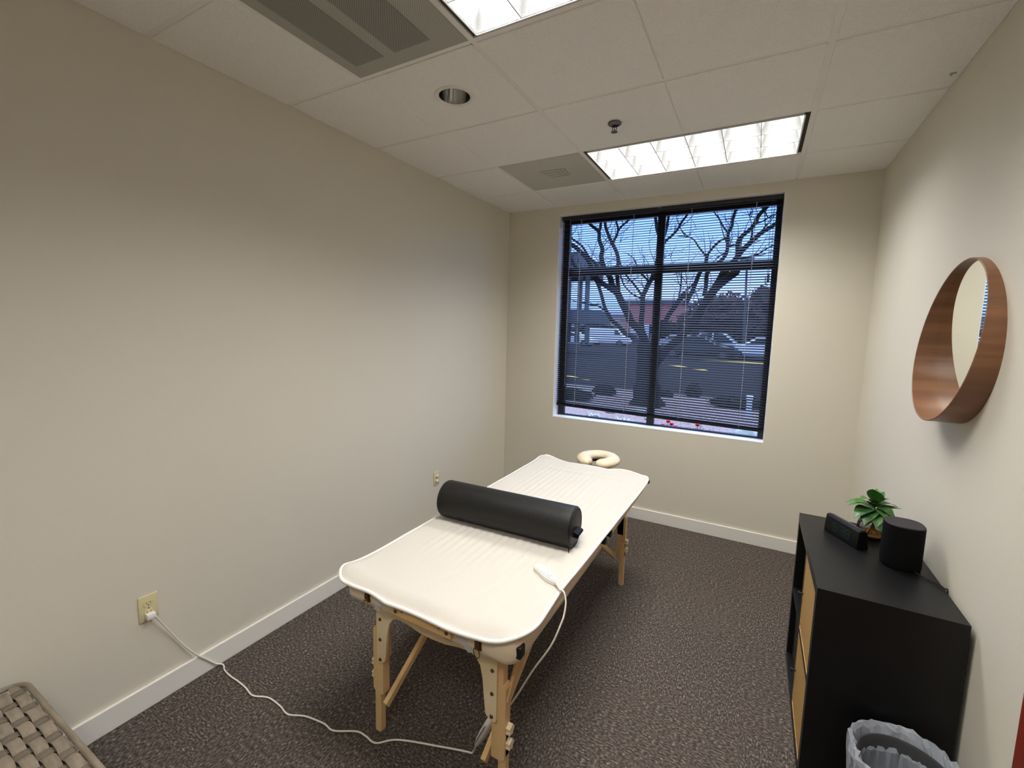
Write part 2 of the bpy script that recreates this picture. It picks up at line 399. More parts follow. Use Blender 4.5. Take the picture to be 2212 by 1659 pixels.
ceiling_light(XL, -Y0-7*G, 'unseen ceiling light added behind the camera to brighten the room', 'lamp_weak')  # added fitting out of view, lifts the near walls and ceiling bounce
# ---- return air grille
x0, x1, y0, y1 = XL-G+.012, XL-.012, -Y0-5*G+.012, -Y0-3*G-.012
t = thing('return_air_grille', 'grey perforated return air grille set in ceiling beside the near light', 'air grille', ((x0+x1)/2, (y0+y1)/2, H))
bm = B(); box(bm, (x0, y0, H+.002), (x1, y1, H+.008)); obj('perforated_face', bm, 'perf', t)
bm = B(); w = x1-x0
for xa, xb in ((x0+.055, x0+.055+.16), (x0+.275, x1-.13)): box(bm, (xa, y0+.07, H+.0005), (xb, y1-.075, H+.003))
obj('duct_opening', bm, 'perfdark', t)
# ---- supply diffuser
x0, x1, y0, y1 = XL-G+.012, XL-.012, -Y0-G+.012, -Y0-.012
t = thing('supply_air_vent', 'square perforated supply air vent set in ceiling near window', 'air vent', ((x0+x1)/2, (y0+y1)/2, H))
bm = B(); box(bm, (x0, y0, H+.001), (x1, y1, H+.006)); obj('perforated_face', bm, 'perflight', t)
bm = B()
cx, cy = (x0+x1)/2+.02, (y0+y1)/2
for k in range(4): box(bm, (cx-.10+.01*k, cy-.09+.045*k, H-.0005), (cx+.10-.01*k, cy-.075+.045*k, H+.002))
for k in range(3): box(bm, (cx+.02+.03*k, cy-.09, H-.0003), (cx+.028+.03*k, cy+.06, H+.002))
obj('deflector', bm, 'perf', t)
# ---- downlight
t = thing('downlight', 'round recessed downlight with chrome reflector, unlit', 'downlight', (.823, -2.05, H))
bm = B(); lathe(bm, [(.098, H), (.097, H-.004), (.088, H-.006), (.076, H-.003), (.074, H+.004)], (.823, -2.05, 0), 64, cap=False); obj('trim_ring', bm, 'trim', t, True)
bm = B(); lathe(bm, [(.0745, H-.002), (.072, H+.03), (.066, H+.07), (.055, H+.11), (.035, H+.13), (.001, H+.135)], (.823, -2.05, 0), 64, cap=False); obj('reflector', bm, 'chrome', t, True)
# ---- sprinkler
c = (1.433, -1.44)
t = thing('fire_sprinkler', 'small dark metal sprinkler head hanging from the ceiling', 'sprinkler', (c[0], c[1], H))
bm = B(); lathe(bm, [(.030, H), (.036, H-.004), (.034, H-.010), (.020, H-.018), (.012, H-.02)], (c[0], c[1], 0), 32); obj('escutcheon', bm, 'steel', t, True)
bm = B()
for s in (-1, 1): tube(bm, [(c[0]+s*.013, c[1], H-.018), (c[0]+s*.011, c[1], H-.035), (c[0]+s*.004, c[1], H-.046)], .0022, 8)
cyl(bm, (c[0], c[1], H-.018), (c[0], c[1], H-.046), .0022, 8); obj('frame_arms', bm, 'steel', t, True)
bm = B(); lathe(bm, [(.004, H-.045), (.017, H-.047), (.017, H-.0495), (.004, H-.051)], (c[0], c[1], 0), 24); obj('deflector_plate', bm, 'steel', t, True)
bm = B(); box(bm, (2.807, -1.275, H-.003), (2.828, -1.262, H), .001); tube(bm, [(2.812, -1.268, H-.003), (2.808, -1.268, H-.008), (2.816, -1.27, H-.010)], .002, 6)
tag(obj('ceiling_hook', bm, 'perf', None, 'auto'), 'tiny grey hook on the ceiling close to right wall', 'hook')

# ================================================================== WINDOW
win = struct(thing('window_1', 'black framed four-pane window with black blind', 'window', ((WX0+WX1)/2, .14, WZ0)))
del win['category']
bm = B(); FY0, FY1 = .13, .17
def fb(a, b): box(bm, (a[0], FY0, a[1]), (b[0], FY1, b[1]), .002, 1)
fb((WX0, WZ0), (.585, WZ1)); fb((2.243, WZ0), (WX1, WZ1)); fb((.585, 2.635), (2.243, WZ1)); fb((.585, WZ0), (2.243, .838))
fb((1.374, .838), (1.436, 2.635)); fb((.585, 2.158), (1.374, 2.232)); fb((1.436, 2.158), (2.243, 2.232))
obj('window_frame', bm, 'wframe', win)
for (a, b, c, d) in ((.585, 1.374, .838, 2.158), (1.436, 2.243, .838, 2.158), (.585, 1.374, 2.232, 2.635), (1.436, 2.243, 2.232, 2.635)):
    bm = B(); bm.faces.new([bm.verts.new(v) for v in ((a, .165, c), (b, .165, c), (b, .165, d), (a, .165, d))]); obj('window_pane', bm, 'glass', win)
bm = B()
box(bm, (WX0, -.001, WZ0), (WX1, .13, WZ0+.004)); obj('window_sill', bm, 'reveal', win)
bm = B(); box(bm, (WX0, 0.0, WZ0+.004), (WX0+.003, .13, WZ1)); box(bm, (WX1-.003, 0.0, WZ0+.004), (WX1, .13, WZ1)); box(bm, (WX0+.003, 0, WZ1-.003), (WX1-.003, .13, WZ1)); obj('window_reveal', bm, 'reveal', win)

# ---- venetian blind
bl = thing('venetian_blind', 'black mini blind lowered over most of the window, slats open', 'blind', ((WX0+WX1)/2, .07, 2.69))
bx0, bx1 = WX0+.010, WX1-.008; by = .068
bm = B(); box(bm, (bx0, by-.022, 2.655), (bx1, by+.018, 2.69), .003); obj('headrail', bm, 'blindrail', bl)
bm = B(); sl = .0248; tilt = math.radians(25); pitch = .0197; z = .957; ns = 0; k = 0
SAG = .034
def sag(z): return SAG*max(0, min(1, (1.35-z)/.40))**2
zz = 2.645
slatz = []
while zz > .962: slatz.append(zz); zz -= pitch
for zz in slatz:
    pr = []
    for i in range(5):
        u = -.5+i/4; c_ = (.25-u*u)*.0022*4
        pr.append((by+u*sl*math.cos(tilt), u*sl*math.sin(tilt)+c_*.35))
    sg = sag(zz)
    A = [bm.verts.new((bx0+.003, y, zz+dz)) for y, dz in pr]; C = [bm.verts.new((bx1-.003, y, zz+dz-sg)) for y, dz in pr]
    A2 = [bm.verts.new((bx0+.003, y, zz+dz-.0007)) for y, dz in pr]; C2 = [bm.verts.new((bx1-.003, y, zz+dz-.0007-sg)) for y, dz in pr]
    for i in range(4):
        bm.faces.new((A[i], A[i+1], C[i+1], C[i])); bm.faces.new((A2[i], C2[i], C2[i+1], A2[i+1]))
    bm.faces.new((A[0], C[0], C2[0], A2[0])); bm.faces.new((A[4], A2[4], C2[4], C[4]))
obj('slats', bm, 'blind', bl)
bm = B(); box(bm, (bx0+.002, by-.012, .928), (bx1-.002, by+.012, .946), .004)
for q in range(4): box(bm, (bx0+.003, by-.0125, .948+.0035*q), (bx1-.003, by+.0125, .9492+.0035*q))
for v in bm.verts: v.co.z -= SAG*(v.co.x-bx0)/(bx1-bx0)
obj('bottom_rail', bm, 'blind', bl)
for x in (.716, 1.186, 1.65, 2.109):
    bm = B()
    for dy in (-.0135, .0135): tube(bm, [(x, by+dy, 2.655), (x, by+dy, .945-SAG*(x-bx0)/(bx1-bx0))], .0006, 4)
    for zz in slatz[::1]: zz -= sag(zz)*(x-bx0)/(bx1-bx0); tube(bm, [(x-.002, by+.0005, zz+.004), (x-.002, by+.0005, zz+.0155)], .0021, 5)
    obj('ladder_cord', bm, 'whitecord', bl)
bm = B(); tube(bm, [(.617, by-.026, 2.655), (.618, by-.030, 1.9), (.619, by-.028, 1.122)], .0042, 8); cyl(bm, (.617, by-.02, 2.672), (.617, by-.028, 2.65), .003, 8); obj('tilt_wand', bm, 'wand', bl, True)
bm = B()
for dx in (-.006, .006): tube(bm, smoothpath([(2.217+dx, by-.026, 2.655), (2.219+dx*1.6, by-.03, 2.42), (2.222+dx*.5, by-.032, 2.10)]), .0016, 6)
lathe(bm, [(.003, 2.115), (.008, 2.10), (.0095, 2.06), (.006, 2.045)], (2.224, by-.032, 0), 14); tube(bm, smoothpath([(2.222, by-.03, 2.10), (2.206, by-.034, 2.08), (2.208, by-.034, 2.04), (2.22, by-.034, 2.036)]), .003, 6)
obj('lift_cord', bm, 'blindcord', bl, True)
bm = B(); box(bm, (1.385, by-.024, 2.678), (1.415, by-.018, 2.690), .001); obj('bracket', bm, 'steel', bl)

# ================================================================== MASSAGE TABLE
TX0, TX1, TY0, TY1 = .843, 1.602, -2.775, -.925; TC = (TX0+TX1)/2; YM = (TY0+TY1)/2; ZT = .695; ZU = .606
tb = thing('massage_table', 'cream vinyl massage table on folding pale wooden legs in room centre', 'massage table', (TC, YM, 0))
def pad(y0, y1, rn, rf):
    """a padded half top: rounded rectangle in plan with soft upper edges"""
    bm = B(); n = 10
    def loop(ins, z, rr=None):
        pts = []
        for cx, cy, a0, r in ((TX1, y1, 0, rf), (TX0, y1, PI/2, rf), (TX0, y0, PI, rn), (TX1, y0, 1.5*PI, rn)):
            r2 = max(r-ins, .004)
            sx = -1 if cx == TX1 else 1; sy = -1 if cy == y1 else 1
            ox, oy = cx+sx*(ins+r2), cy+sy*(ins+r2)
            for k in range(n+1):
                a = a0+PI/2*k/n; pts.append(bm.verts.new((ox+r2*math.cos(a), oy+r2*math.sin(a), z)))
        return pts
    lv = [(0.012, ZU), (.002, ZU+.006), (0, ZU+.02), (-.003, ZU+.04), (0, ZT-.028), (.006, ZT-.013), (.016, ZT-.004), (.035, ZT)]
    rs = [loop(i, z) for i, z in lv]
    for a, b in zip(rs, rs[1:]):
        for k in range(len(a)): j = (k+1) % len(a); bm.faces.new((a[k], a[j], b[j], b[k]))
    bm.faces.new(rs[0][::-1]); bm.faces.new(rs[-1]); return bm
obj('pad', pad(TY0, YM-.006, .05, .03), 'vinyl', tb, True)
obj('pad', pad(YM+.006, TY1, .03, .05), 'vinyl', tb, True)
bm = B()    # wooden under-frame rails of both halves
for (a, b) in ((TY0+.10, YM-.014), (YM+.014, TY1-.10)):
    box(bm, (TX0+.07, a, ZU-.022), (TX0+.09, b, ZU)); box(bm, (TX1-.09, a, ZU-.022), (TX1-.07, b, ZU)); box(bm, (TX0+.07, a, ZU-.022), (TX1-.07, a+.02, ZU)); box(bm, (TX0+.07, b-.02, ZU-.022), (TX1-.07, b, ZU))
obj('under_frame', bm, 'maple', tb)
for x, y in ((TX1, TY0+.045), (TX1, TY1-.0), (TX1, YM-.045), (TX1, YM+.045), (TX0, YM-.045), (TX0, YM+.045)):
    bm = B(); s = 1 if x == TX1 else -1
    if abs(y-TY0) < .1:
        vs = box(bm, (x-.018, y-.024, ZU+.022), (x+.008, y+.012, ZU+.062), .006); 
    elif abs(y-TY1) < .02: cyl(bm, (x-.01, y-.02, .665), (x+.014, y+.014, .662), .017, 18)
    else: cyl(bm, (x-s*.006, y, .662), (x+s*.022, y, .660), .017, 18)
    o = obj('bumper', bm, 'blackplastic', tb, 'auto'); o['label'] = 'black plastic knob'
def arch(sgn, yf):
    """plywood arch between the legs; yf = outer face; sgn = outward direction along y"""
    cx = TC+.006; hw = .275; top = ZU-.002
    half = [(0, .53), (.06, .533), (.12, .545), (.165, .548), (.19, .538), (.208, .515), (.218, .475), (.224, .42), (.229, .37), (.233, .345), (.245, .335), (.262, .329), (.270, .327), (.275, .335), (.275, top)]
    pts = [(cx-a, b) for a, b in half[::-1]]+[(cx+a, b) for a, b in half[1:]]
    bm = B(); prism(bm, pts, yf, yf-sgn*.012, 'xz'); return bm, cx, hw
def legset(yf, sgn, near):
    bm, cx, hw = arch(sgn, yf); o = obj('leg_arch', bm, 'ply', tb); o['label'] = 'pale plywood arch joining the legs'
    for s in (-1, 1):
        for z in (.515, .43, .345):
            bs = B(); lathe_b(bs, cx+s*(hw-.018), yf, z, sgn); obj('screw', bs, 'brass', o)
    for s in (-1, 1):
        xo = cx+s*hw
        bm = B(); yi = yf-sgn*.012
        xa, xb = sorted((xo-s*.035, xo+s*.018))
        box(bm, (xa, min(yi, yi-sgn*.034), .34), (xb, max(yi, yi-sgn*.034), ZU), .003)     # upper post
        leg = obj('leg', bm, 'maple', tb)
        bm = B(); xa, xb = sorted((xo-s*.022, xo+s*.030))
        y_ = yi+sgn*.006
        p = [(0, 0), (0, .26), (.010, .28), (.045, .28), (.052, .27), (.052, .012), (.04, 0)]
        pts = [(xo+s*(.030-.052+a), .185+b) for a, b in p]
        prism(bm, pts, y_-sgn*.004, y_-sgn*.040, 'xz'); obj('leg_sleeve', bm, 'maple', leg)
        bm = B(); xa, xb = sorted((xo+s*.000, xo+s*.030)); box(bm, (xa, min(yi-sgn*.006, yi-sgn*.036), 0.0), (xb, max(yi-sgn*.006, yi-sgn*.036), .30), .003); obj('leg_extension', bm, 'maple', leg)
        for zk in (.245, .30):
            bm = B()
            for k in range(1):
                lob = []
                for i in range(40):
                    a = 2*PI*i/40; r = .0165+.0028*math.cos(5*a); lob.append((yi-sgn*.02+r*math.cos(a), zk+r*math.sin(a)))
                prism(bm, lob, xo+s*.030, xo+s*.046, 'yz')
            cyl(bm, (xo+s*.028, yi-sgn*.02, zk), (xo+s*.034, yi-sgn*.02, zk), .006, 10)
            obj('knob', bm, 'ply', leg, 'auto')
        # slanted brace from the leg up to the middle hinge
        bm = B(); xi = xo-s*.046
        bar(bm, (xi, yi+sgn*.012, .160), (xi, YM+sgn*.17, ZU-.016), .020, .030, .003, up=Vector((0, 0, 1)))
        obj('brace', bm, 'maple', tb)
        bm = B(); bar(bm, (xo+s*.028, yi-sgn*.015, .40), (xo+s*.034, yi-sgn*.13, .598), .012, .026, .003); cyl(bm, (xo+s*.026, yi-sgn*.125, .588), (xo+s*.044, yi-sgn*.125, .588), .005, 10)
        if s > 0 and near: obj('strut', bm, 'maple', tb)
        else: bm.free()
def lathe_b(bm, x, y, z, sgn):
    tube(bm, [(x, y, z), (x, y+sgn*.003, z), (x, y+sgn*.0045, z)], [.007, .006, .003], 12)
legset(-2.713, -1, True)
legset(-1.073, 1, False)
# rail, latches on near end
bm = B(); box(bm, (1.105, TY0-.016, .628), (1.368, TY0+.004, .668), .004); rail = obj('end_rail', bm, 'maple', tb)
for x in (1.125, 1.35):
    bm = B(); lathe_b(bm, x, TY0-.016, .648, -1); obj('screw', bm, 'brass', rail)
for x in (1.155, 1.32):
    bm = B(); tube(bm, [(x, TY0-.0155, .655), (x, TY0-.018, .655)], .0028, 8); obj('small_screw', bm, 'brass', rail)
for x, lab, mm in ((.975, 'bright brass latch', 'gold'), (1.468, 'antique brass latch with wire loop', 'brass')):
    bm = B(); box(bm, (x-.013, TY0-.006, .627), (x+.013, TY0+.002, .668), .002); box(bm, (x-.008, TY0-.014, .632), (x+.008, TY0-.005, .662), .003)
    la = obj('latch', bm, 'brass', tb); la['label'] = lab
    bm = B(); pts = [(x+.010*math.cos(a)*1.1, TY0-.012-.004*math.sin(a), .622+.021*math.sin(a)) for a in [2*PI*k/24 for k in range(24)]]
    tube(bm, pts, .0016, 6, closed=True); obj('wire_loop', bm, mm, la, True)
# small dealer stamp under the rail
bm = B()
random.seed(3)
for r_, (z0, n0) in enumerate(((.608, 14), (.600, 10))):
    for k in range(n0):
        x = 1.272+.0042*k+(.008 if r_ else 0); h_ = .0045*random.uniform(.6, 1)
        box(bm, (x, -2.7136, z0-.045), (x+.0026, -2.7129, z0-.045+h_))
obj('stamp', bm, 'slot', tb)

# ---- face cradle
fc = thing('face_cradle', 'cream ring-shaped face cushion at the far end of massage table', 'face cradle', (1.215, -.75, .66))
bm = B(); seg = 48; cs = 14
rings = []
a0, a1 = -PI*.435, PI*1.435
for i in range(seg+1):
    a = a0+(a1-a0)*i/seg
    cx_, cy_ = 1.213+.106*math.cos(a), -.728+.122*math.sin(a)
    endf = min(1, min(i, seg-i)/4+.35)**.5
    rings.append([bm.verts.new((cx_+(.053*endf*math.cos(b))*math.cos(a), cy_+(.055*endf*math.cos(b))*math.sin(a), .702+.034*endf*math.sin(b))) for b in [2*PI*k/cs for k in range(cs)]])
for a, b in zip(rings, rings[1:]):
    for k in range(cs): bm.faces.new((a[k], a[(k+1) % cs], b[(k+1) % cs], b[k]))
bm.faces.new(rings[0][::-1]); bm.faces.new(rings[-1]); obj('cushion', bm, 'vinyl', fc, True)
bm = B(); pts = [(1.215+.10*math.cos(a), -.715+.10*math.sin(a), .664) for a in [2*PI*k/32 for k in range(32)]]; tube(bm, pts, .012, 8, closed=True)
obj('support_ring', bm, 'blackplastic', fc, True)
bm = B()
bm.free()
for s in (-1, 1):
    bm = B(); tube(bm, smoothpath([(1.215+s*.07, -.79, .658), (1.215+s*.07, -.84, .645), (1.215+s*.07, -.922, .642)]), .008, 10)
    obj('mounting_rod', bm, 'maple', fc, True)

# ---- fleece blanket (heated cover)
bk = thing('table_warmer', 'white fleece heated cover lying over the massage table', 'blanket', (TC, YM, ZT))
outline = [(1.10, -2.812), (1.23, -2.802), (1.36, -2.812), (1.47, -2.800), (1.555, -2.783), (1.60, -2.745), (1.618, -2.66), (1.616, -2.54), (1.612, -2.42), (1.616, -2.2), (1.620, -1.9), (1.624, -1.6), (1.628, -1.3), (1.629, -1.08), (1.622, -.955), (1.590, -.905), (1.53, -.88), (1.44, -.868), (1.33, -.895), (1.22, -.912), (1.10, -.905), (1.0, -.885), (.92, -.868), (.86, -.878), (.825, -.93), (.812, -1.0), (.818, -1.12), (.823, -1.4), (.824, -1.7), (.822, -2.0), (.824, -2.3), (.832, -2.5), (.826, -2.60), (.810, -2.70), (.822, -2.765), (.865, -2.805), (.93, -2.803), (1.01, -2.798)]
oc = Vector((TC, YM))
def edge_at(path, n):
    P_ = smoothpath([(a, b, 0) for a, b in path]+[(path[0][0], path[0][1], 0)], 12)[:-1]
    Ls = [0]
    for i in range(len(P_)): Ls.append(Ls[-1]+(P_[(i+1) % len(P_)]-P_[i]).length)
    out = []; j = 0
    for k in range(n):
        s = Ls[-1]*k/n
        while Ls[j+1] < s: j += 1
        f = (s-Ls[j])/max(Ls[j+1]-Ls[j], 1e-9); out.append(P_[j].lerp(P_[(j+1) % len(P_)], f))
    return out
NE = 420; edge = edge_at(outline, NE)
def sm(a, b, x):
    t_ = max(0, min(1, (x-a)/(b-a))); return t_*t_*(3-2*t_)
def bz(x, y):
    """height of the blanket's upper face"""
    z = ZT+.012
    # soft channels running lengthwise over the heating wires
    u = (x-.93)/(.60); 
    if 0 < u < 1 and y < -1.0:
        z += .0014*math.sin(2*PI*(x-.93)/.0375)*sm(0, .06, u)*sm(0, .06, 1-u)*sm(-2.66, -2.3, y)*sm(-.95, -1.1, y)
    z += .0035*noise.noise(Vector((x*3.2, y*2.2, .3)))+.0018*noise.noise(Vector((x*9+y*3, y*5-x*3, 4.1)))
    # fold lines across
    z += .004*math.exp(-((y+1.13-.05*(x-1.2))/.022)**2)*sm(.95, 1.1, x)*sm(1.58, 1.45, x)
    z += .0022*math.exp(-((x-1.235-.25*(y+2.5))/.014)**2)*sm(-2.75, -2.6, y)*sm(-2.15, -2.3, y)
    z += .0022*math.exp(-((x-1.42-.30*(y+2.5))/.012)**2)*sm(-2.7, -2.6, y)*sm(-2.3, -2.4, y)
    # edges over the pad's rounding
    for d in (x-(TX1-.02), (TX0+.015)-x, (TY0+.03)-y, y-(TY1-.02)):
        if d > 0: z -= min(.020, 5.5*d*d+.12*d)
    # the corners and stretches of edge that stand up
    z += .022*math.exp(-(((x-.835)/.07)**2+((y+2.76)/.07)**2))
    z += .026*math.exp(-(((x-.86)/.07)**2+((y+.89)/.06)**2))
    z += .010*math.exp(-(((x-1.45)/.10)**2+((y+.875)/.03)**2))
    z += .010*math.exp(-(((x-1.54)/.07)**2+((y+2.72)/.05)**2))-.008*math.exp(-(((x-1.52)/.05)**2+((y+2.66)/.025)**2))
    z -= .006*math.exp(-(((x-1.23)/.12)**2+((y+2.80)/.03)**2))
    return z
bm = B(); NR = 70; prev = None
spine = lambda p: Vector((TC+(p.x-TC)*0.0, max(-2.42, min(-1.28, p.y)), 0))
top = []
for r in range(NR+1):
    f = r/NR; row = []
    for p in edge:
        q = spine(p).lerp(p, f); row.append(bm.verts.new((q.x, q.y, bz(q.x, q.y))))
    top.append(row)
for a, b in zip(top, top[1:]):
    for k in range(NE): j = (k+1) % NE; bm.faces.new((a[k], a[j], b[j], b[k]))
under = [bm.verts.new((v.co.x, v.co.y, v.co.z-.007)) for v in top[-1]]
for k in range(NE): j = (k+1) % NE; bm.faces.new((top[-1][k], top[-1][j], under[j], under[k]))
inn = [bm.verts.new((TC+(v.co.x-TC)*.90, YM+(v.co.y-YM)*.93, ZT+.002)) for v in under]
for k in range(NE): j = (k+1) % NE; bm.faces.new((under[k], under[j], inn[j], inn[k]))
bmesh.ops.remove_doubles(bm, verts=bm.verts, dist=1e-5); bmesh.ops.recalc_face_normals(bm, faces=bm.faces)
obj('fleece', bm, 'fleece', bk, True)
bm = B(); tube(bm, [(p.x, p.y, bz(p.x, p.y)-.002) for p in edge], .0072, 8, closed=True); obj('bound_hem', bm, 'hem', bk, True)
def strap(pts, w):
    bm = B(); P_ = [Vector(p) for p in pts]; wv = Vector(w); a = []
    for p in P_: a.append((bm.verts.new(p-wv/2), bm.verts.new(p+wv/2)))
    for p, q in zip(a, a[1:]): bm.faces.new((p[0], p[1], q[1], q[0]))
    ext = bmesh.ops.solidify(bm, geom=bm.faces[:], thickness=.0012); obj('corner_strap', bm, 'elastic', bk)
strap([(1.052, -2.786, .670), (1.044, -2.783, .655), (1.030, -2.7825, .632), (1.018, -2.775, .604)], (.028, 0, 0))
strap([(1.378, -2.786, .672), (1.390, -2.783, .66), (1.420, -2.7825, .630), (1.440, -2.775, .604)], (.024, 0, .010))
strap([(1.607, -2.585, .688), (1.606, -2.575, .675), (1.604, -2.555, .64), (1.59, -2.54, .612)], (0, .026, 0))
strap([(1.607, -1.03, .688), (1.606, -1.03, .67), (1.604, -1.03, .64), (1.585, -1.03, .61)], (0, .026, 0))

# ---- remote control on the cover, its lead, module, plug
hc = thing('heat_controller', 'white hand controller with slider lying on the fleece cover edge', 'remote', (1.54, -2.41, .715))
a = Vector((1.478, -2.362)); b_ = Vector((1.600, -2.440)); ang = math.atan2(b_.y-a.y, b_.x-a.x)
cm = Matrix.Translation((1.535, -2.398, .7185)) @ Matrix.Rotation(ang, 4, 'Z')
bm = B(); pts = [(-.065, -.017), (-.068, 0), (-.065, .017), (-.05, .0215), (.02, .0215), (.045, .016), (.062, .009), (.066, 0), (.062, -.009), (.045, -.016), (.02, -.0215), (-.05, -.0215)]
prism(bm, pts, -.010, .008, 'xy')
es = [e for e in bm.edges if all(abs(v.co.z-.008) < 1e-5 for v in e.verts) and len(e.link_faces) == 2 and abs(e.calc_face_angle(0)) > .5]
bmesh.ops.bevel(bm, geom=es, offset=.004, segments=2, affect='EDGES'); bmesh.ops.transform(bm, matrix=cm, verts=bm.verts); obj('body', bm, 'whiteplastic', hc, 'auto')
bm = B(); box(bm, (-.045, -.014, .008), (.004, .014, .0105), .001); bmesh.ops.transform(bm, matrix=cm, verts=bm.verts); obj('label_panel', bm, 'hem', hc)
bm = B(); box(bm, (.010, -.009, .008), (.034, .009, .012), .002); bmesh.ops.transform(bm, matrix=cm, verts=bm.verts); obj('slider', bm, 'whiteplastic', hc)
bm = B(); tube(bm, [(1.586, -2.430, .716), (1.604, -2.443, .717), (1.620, -2.458, .708)], [.0075, .006, .0042], 10); obj('strain_relief', bm, 'cord', hc, True)
lead = [(1.618, -2.456, .712), (1.634, -2.460, .708), (1.646, -2.47, .681), (1.648, -2.485, .645), (1.644, -2.50, .617), (1.619, -2.53, .538), (1.563, -2.56, .437), (1.514, -2.585, .335), (1.482, -2.602, .282), (1.446, -2.612, .262)]
cd = thing('power_cord', 'thin white power cord running from controller across the carpet to outlet', 'cord', (1.0, -2.7, 0))
bm = B(); tube(bm, smoothpath(lead, 8), .0034, 8); obj('upper_lead', bm, 'cord', cd, True)
bm = B(); mp0 = Vector((1.338, -2.590, .030)); mp1 = Vector((1.446, -2.612, .262))
P_ = [mp0.lerp(mp1, f) for f in (0, .12, .2, .32, .5, .75, .95, 1)]
tube(bm, P_, [.004, .007, .016, .024, .028, .028, .022, .006], 14, flat=.55); mo = obj('control_module', bm, 'whiteplastic', cd, True)
bm = B(); bar(bm, P_[3]+Vector((-.004, -.024, .004)), P_[5]+Vector((-.004, -.027, .004)), .016, .003); 
M['sticker'] = mat('grey_sticker', srgb(150, 150, 165), .5); obj('sticker', bm, 'sticker', mo)
bm = B()
floor_pts = [mp0, (1.328, -2.588, .010), (1.302, -2.590, .0045), (1.201, -2.625, .0045), (1.039, -2.687, .0045), (.973, -2.742, .0045), (.915, -2.741, .0045), (.867, -2.745, .0045), (.783, -2.790, .0045), (.723, -2.788, .0045), (.627, -2.804, .0045), (.555, -2.835, .0045), (.488, -2.826, .0045), (.404, -2.825, .0045), (.333, -2.853, .0045), (.266, -2.844, .0045), (.201, -2.840, .0045), (.130, -2.840, .0045), (.072, -2.832, .0045), (.050, -2.822, .008), (.034, -2.824, .012), (.020, -2.845, .024), (.0178, -2.885, .074), (.0175, -2.925, .125), (.013, -2.963, .188), (.012, -2.994, .246), (.015, -3.022, .303), (.022, -3.052, .362), (.028, -3.068, .395), (.026, -3.074, .409)]
tube(bm, smoothpath(floor_pts, 8), .0034, 8); obj('lower_lead', bm, 'cord', cd, True)
bm = B(); box(bm, (.006, -3.102, .398), (.030, -3.070, .424), .005); pg = obj('plug', bm, 'whiteplastic', cd, 'auto')

def outlet(y, z, label):
    t = thing('wall_outlet', label, 'outlet', (0, y, z), 'ivory wall outlets')
    bm = B(); box(bm, (0, y-.035, z-.057), (.006, y+.035, z+.057), .003); obj('cover_plate', bm, 'ivory', t, 'auto')
    for dz in (-.0195, .0195):
        bm = B(); pts = []
        for k in range(24):
            a = 2*PI*k/24; pts.append((y+.0172*math.cos(a), z+dz+max(-.0125, min(.0125, .0172*math.sin(a)))))
        prism(bm, pts, .005, .0078, 'yz'); r = obj('socket', bm, 'ivory', t)
        bm = B(); box(bm, (.0075, y-.0075, z+dz-.001), (.0081, y-.0055, z+dz+.007)); box(bm, (.0075, y+.0055, z+dz-.001), (.0081, y+.0075, z+dz+.007)); cyl(bm, (.0075, y, z+dz-.007), (.0081, y, z+dz-.007), .0024, 10); obj('slots', bm, 'slot', r)
    bm = B(); cyl(bm, (.005, y, z), (.0072, y, z), .0028, 10); obj('screw', bm, 'gold', t)
    return t
outlet(-3.087, .444, 'ivory duplex outlet on left wall with white plug in it')
t2 = outlet(-1.120, .438, 'ivory two-port wall plate behind black bolster, nothing plugged in')
for dz in (-.02, .02):
    bm = B(); lathe(bm, [(.011, 0), (.012, .006), (.009, .010), (.004, .011)], (0, 0, 0), 20)
    bmesh.ops.transform(bm, matrix=Matrix.Translation((.007, -1.120, .438+dz)) @ Matrix.Rotation(PI/2, 4, 'Y'), verts=bm.verts); obj('jack', bm, 'whiteplastic', t2, True)

# ---- bolster
bo = thing('bolster', 'black vinyl cylindrical bolster lying across the white cover', 'bolster', (1.2, -2.115, .712))
rb = .091; zc = ZT+.012+rb-.006; xa_, xb_ = .855, 1.543
def bolster_ring(x, r):
    out = []
    for k in range(56):
        a = 2*PI*k/56; y = r*math.cos(a); z = r*math.sin(a); z = max(z, -(rb-.004)) if r > rb-.004 else z
        out.append((x, y, z))
    return out
bm = B(); prof = [(0, .0), (0, rb-.014), (.0015, rb-.006), (.006, rb-.001), (.010, rb)]
xs_ = [(xa_+dx, r) for dx, r in prof if r > 0]+[(xa_+(xb_-xa_)*k/12, rb) for k in range(1, 12)]+[(xb_-dx, r) for dx, r in prof[::-1] if r > 0]
rs = [[bm.verts.new(p) for p in bolster_ring(x, r)] for x, r in xs_]
for a, b in zip(rs, rs[1:]):
    for k in range(56): bm.faces.new((a[k], b[k], b[(k+1) % 56], a[(k+1) % 56]))
bm.faces.new(rs[0]); bm.faces.new(rs[-1][::-1])
mt = Matrix.Translation((1.2, -2.115, zc)) @ Matrix.Rotation(math.radians(2.3), 4, 'Z') @ Matrix.Translation((-1.2, 0, 0))
bmesh.ops.transform(bm, matrix=mt, verts=bm.verts); obj('roll', bm, 'blackvinyl', bo, 'auto')
for x in (xa_+.001, xb_-.001):
    bm = B(); tube(bm, [mt @ Vector((x, (rb-.007)*math.cos(a), (rb-.007)*math.sin(a))) for a in [2*PI*k/48 for k in range(48)]], .0022, 6, closed=True); obj('seam', bm, 'blackvinyl', bo, True)
bm = B(); hp = [(xb_-.002, .0, -.030), (xb_+.012, .0, -.034), (xb_+.022, 0, -.030), (xb_+.024, 0, -.018), (xb_+.012, 0, -.012), (xb_-.002, 0, -.008)]
a_ = []
for p in smoothpath([Vector(q) for q in hp], 4): a_.append((bm.verts.new(mt @ (p+Vector((0, -.034, 0)))), bm.verts.new(mt @ (p+Vector((0, .034, 0))))))
